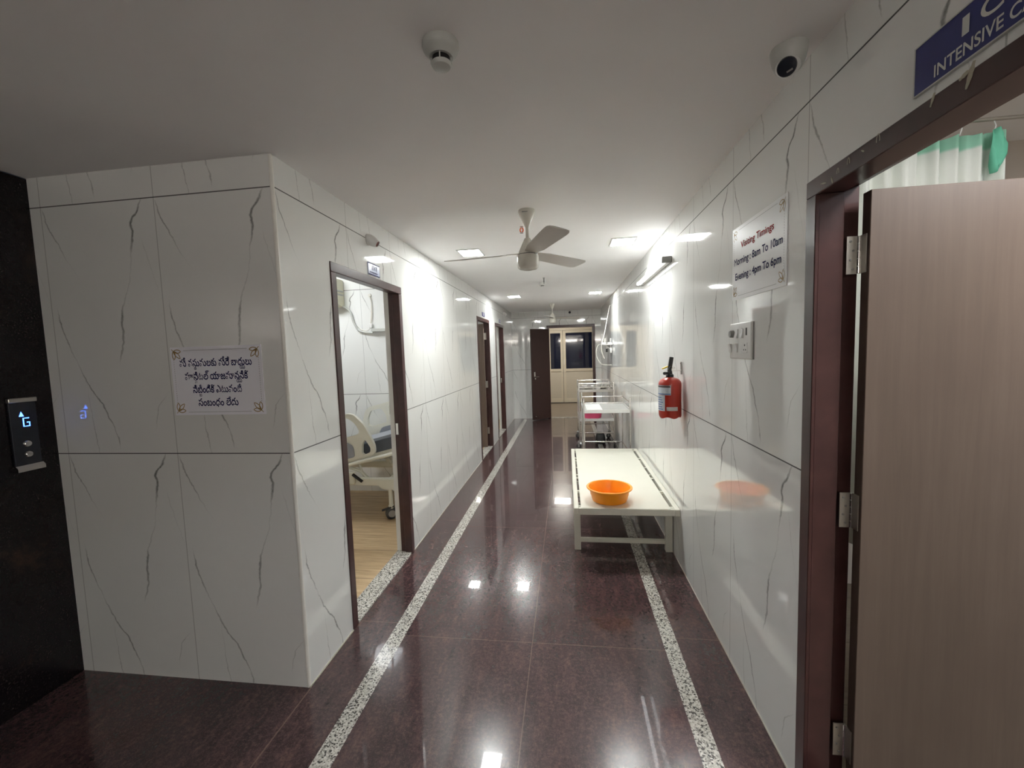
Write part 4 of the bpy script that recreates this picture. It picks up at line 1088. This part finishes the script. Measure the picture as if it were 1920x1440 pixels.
# ------------------------------------------------------------------ bed room
def rounded(pts, r=.03, n=5):
    out = []; m = len(pts)
    for i in range(m):
        p, a, b = Vector(pts[i]), Vector(pts[i-1]), Vector(pts[(i+1) % m])
        da, db = (a-p), (b-p); rr = min(r, da.length*.45, db.length*.45)
        q0, q1 = p+da.normalized()*rr, p+db.normalized()*rr
        for k in range(n+1):
            t = k/n; out.append(tuple(q0*(1-t)**2+p*2*t*(1-t)+q1*t*t))
    return out
def hospital_bed():
    e = empty('hospital_bed', (-2.45, 4.12, 0), 'ivory hospital bed with raised back seen through the nearest left doorway', 'bed')
    yn, yf = 3.74, 4.50           # near and far side rails
    ang = math.radians(14); ca, sa = math.cos(ang), math.sin(ang)
    piv = Vector((-2.30, 0, .545))                       # where the back section starts
    def bx(s, t): return (piv.x+s*ca-t*sa, piv.z+s*sa+t*ca)
    # back section deck, tilted up towards the corridor
    m = MB(); P = [bx(0, -.03), bx(.80, -.03), bx(.80, .0), bx(0, 0)]
    m.prism(P, (0, yn+.09, 0), (1, 0, 0), (0, 0, 1), -(yf-yn-.18)); m.box(-3.45, -2.30, yn+.05, yf-.05, .505, .535); m.build('deck', M['bedwhite'], e)
    m = MB(); P = rounded([bx(0, 0), bx(.80, 0), bx(.80, .11), bx(0, .11)], .03)
    m.prism(P, (0, yn+.07, 0), (1, 0, 0), (0, 0, 1), -(yf-yn-.14)); mt = m.build('mattress', M['bedgrey'], e)
    m = MB(); m.box(-3.43, -2.31, yn+.07, yf-.07, .536, .64, .03, 3); m.build('mattress', M['bedgrey'], e)
    m = MB(); P = [bx(.02, .105), bx(.79, .105), bx(.79, .135), bx(.02, .135)]; m.prism(P, (0, yn+.10, 0), (1, 0, 0), (0, 0, 1), -(yf-yn-.2)); m.build('pillow_sheet', M['bedlight'], e)
    # deck edge tube
    for y in (yn+.03, yf-.03):
        m = MB(); a, b = bx(-.05, -.045), bx(.80, -.045); m.tube([(a[0], y, a[1]), (b[0], y, b[1])], .018, 10); m.build('side_tube', M['bedwhite'], e, True)
    # base frame, lift arms, legs
    m = MB()
    for y in (yn+.06, yf-.06): m.box(-3.45, -1.62, y-.025, y+.025, .335, .405, .006, 2)
    for x in (-3.40, -1.72): m.box(x-.03, x+.03, yn+.085, yf-.085, .335, .405)
    m.prism(rounded([(-1.90, .398), (-1.63, .398), (-1.66, .30), (-1.80, .30)], .03), (0, yn+.03, 0), (1, 0, 0), (0, 0, 1), -.06)
    m.build('base_frame', M['bedwhite'], e)
    for y in (yn+.10, yf-.10):
        m = MB(); m.tube([(-1.98, y, .39), (-2.05, y, .46), (-2.20, y, .51)], .017, 8); m.tube([(-2.02, y, .40), (-2.06, y, .53)], .012, 8)
        m.build('lift_arm', M['bedwhite'], e, True)
    m = MB(); m.obox((-2.03, yn-.01, .425), (.80, 0, -.6), (0, 1, 0), (.6, 0, .8), .06, .014, .010, .003); m.build('release_lever', M['dark'], e)
    m = MB(); m.box(-2.22, -2.07, yn-.01, yn+.03, .36, .48, .012, 2); m.build('actuator', M['bedwhite'], e)
    m = MB(); m.lathe([(0, .012), (.012, .010), (.014, 0)], (-2.19, yn-.01, .43), (0, -1, 0), 12); m.build('red_knob', M['red'], e)
    for x in (-3.38, -1.735):
        for y in (yn+.06, yf-.06):
            m = MB(); m.cyl((x, y, .10), (x, y, .34), .021, 14); m.lathe([(.027, .105), (.027, .135), (.021, .14)], (x, y, 0), n=14); m.build('leg', M['bedwhite'], e, True)
            k = MB(); k.lathe([(0, -.030), (.045, -.030), (.058, -.02), (.058, .02), (.045, .030), (0, .030)], (x, y, .058), (.55, -.84, 0), 28); k.obox((x-.02, y-.03, .115), (.84, .55, .2), (-.55, .84, 0), (0, 0, 1), .06, .012, .008, .003)
            w = k.build('caster', M['rubber'], e, True)
            k = MB(); k.lathe([(0, .034), (.034, .033), (.036, .026)], (x, y, .058), (.55, -.84, 0), 24); k.build('hub_cap', M['caster'], w, True)
    # side rails with cut-outs, tilted with the back section
    def rail(y, s0, flip, nm='side_rail'):
        def F(pts): return [(.60-p[0], p[1]) for p in pts] if flip else pts
        outer = F(rounded([(0, 0), (.60, .0), (.62, .09), (.575, .30), (.50, .42), (.44, .445), (.02, .445), (-.02, .30), (-.02, .05)], .05))
        holes = [F(rounded([(.03, .235), (.03, .40), (.22, .40), (.24, .235)], .03)), F(rounded([(.29, .235), (.275, .30), (.31, .395), (.44, .40), (.50, .32), (.515, .245), (.48, .225), (.31, .225)], .03)),
                 F(rounded([(.475, .04), (.50, .12), (.545, .165), (.575, .07), (.56, .03), (.49, .02)], .02))]
        m = MB(); o = bx(s0, .0); O = (o[0], y, o[1]); ux, uz = (ca, 0, sa), (-sa, 0, ca)
        m.outline_holes(outer, holes, O, ux, uz, .035); rl = m.build(nm, M['bedwhite'], e)
        m = MB(); m.prism(F(rounded([(.03, .025), (.40, .025), (.415, .13), (.36, .185), (.03, .185)], .03)), Vector(O)+Vector((0, -.0385, 0)), ux, uz, .003); m.build('grey_inset', M['bedlight'], rl)
    rail(yn, -.11, False); rail(yf, .02, True)
    return e
hospital_bed()

def ward_wall_things():
    e = empty('air_conditioner', (-2.92, 4.50, 2.16), 'cream wall unit at the top left inside the nearest left doorway', 'air conditioner')
    m = MB(); P = rounded([(0, 2.47), (.19, 2.47), (.21, 2.42), (.20, 2.26), (.15, 2.19), (.05, 2.165), (0, 2.165)], .03)
    m.prism([(-p[0], p[1]) for p in P], (-3.35, 4.60, 0), (0, 1, 0), (0, 0, 1), .82); m.build('casing', M['cream_ac'], e)
    m = MB(); m.box(-2.531, -2.524, 4.44, 4.58, 2.33, 2.345); m.box(-2.531, -2.524, 4.44, 4.58, 2.29, 2.305); m.build('end_vent', M['plastic_grey'], e)
    m = MB(); m.tube(smooth_path([(-2.56, 4.56, 2.185), (-2.46, 4.575, 2.12), (-2.42, 4.58, 1.99), (-2.36, 4.58, 1.89), (-2.24, 4.58, 1.862), (-2.19, 4.58, 1.86)]), .011, 10); m.build('drain_hose', M['plastic_grey'], e, True)
    e = empty('power_plug', (-2.21, 4.60, 1.92), 'small white plug and cable on the bed room wall', 'plug')
    m = MB(); m.box(-2.235, -2.195, 4.57, 4.60, 1.915, 1.965, .006, 2); m.build('body', M['plastic'], e, True)
    m = MB(); m.tube(smooth_path([(-2.215, 4.585, 2.28), (-2.195, 4.585, 2.20), (-2.20, 4.585, 2.08), (-2.215, 4.585, 1.96)]), .006, 8); m.tube(smooth_path([(-2.215, 4.58, 1.92), (-2.26, 4.58, 1.885), (-2.33, 4.585, 1.90), (-2.38, 4.585, 1.95)]), .005, 8)
    m.lathe([(.022, 0), (.018, .012), (0, .014)], (-2.215, 4.60, 2.285), (0, -1, 0), 16); m.build('cable', M['cable'], e, True)
    m = MB(); m.box(-2.20, -1.42, 4.54, 4.60, 1.868, 1.905, .003, 1); tag(m.build('wall_trunking', M['plastic_grey']), 'horizontal pale grey trunking on the bed room wall', 'trunking')
ward_wall_things()

# ------------------------------------------------------------------ intensive care curtain
def curtain():
    Y = 2.20; zr = 2.547
    e = empty('curtain_rail', (1.8, Y, zr), 'thin grey curtain rail under the intensive care ceiling', 'curtain rail')
    m = MB(); m.cyl((XI, Y, zr), (4.2, Y, zr), .008, 12); m.build('rail', M['hinge'], e, True)
    c = empty('curtain', (1.5, Y, 1.2), 'white hospital curtain with green top band seen above the open door', 'curtain')
    m = MB(); n = 150; cols = []
    x0, x1 = 1.05, 1.925
    for i in range(n+1):
        t = i/n; x = x0+(x1-x0)*t; d = .034*math.sin(t*62+.6*math.sin(t*17))+.012*math.sin(t*131+1)
        col = []
        for j in range(9):
            s = j/8; z = 2.500-s*1.9 - (.020*abs(math.sin(t*23)) if j == 0 else 0)
            col.append(m.bm.verts.new((x+.010*math.cos(t*46)*s, Y+d*(.75+.25*min(1, s*4)), z)))
        cols.append(col)
    for a, b in zip(cols, cols[1:]):
        for j in range(8): m.bm.faces.new((a[j], a[j+1], b[j+1], b[j]))
    cl = m.build('cloth', M['curtain'], c, 'all', recalc=False)
    md = cl.modifiers.new('thick', 'SOLIDIFY'); md.thickness = .002
    m = MB(); rows = [(0, -.004, .018), (-.03, -.010, .036), (-.07, -.014, .050), (-.11, -.010, .048), (-.15, -.004, .030), (-.185, .000, .006)]; grid = []
    for z, xa, xb in rows:
        grid.append([m.bm.verts.new((1.872+xa+(xb-xa)*k/8, Y-.030-.020*math.sin(PI*k/8)*(1 if k < 5 else .5)+.010*math.sin(k*1.9+z*30), 2.490+z)) for k in range(9)])
    for a, b in zip(grid, grid[1:]):
        for k in range(8): m.bm.faces.new((a[k], a[k+1], b[k+1], b[k]))
    g = m.build('green_corner', M['green'], c, 'all', recalc=False); g.modifiers.new('thick', 'SOLIDIFY').thickness = .003
    m = MB()
    for i in range(7):
        x = 1.10+i*.133; m.tube([(x, Y, zr-.0085), (x+.004, Y-.004, zr-.03), (x, Y, 2.49)], .0025, 6)
    m.build('hook', M['plastic'], c)
curtain()

# internal bookkeeping is not part of the scene
for o in bpy.data.objects:
    if '_o' in o: del o['_o']
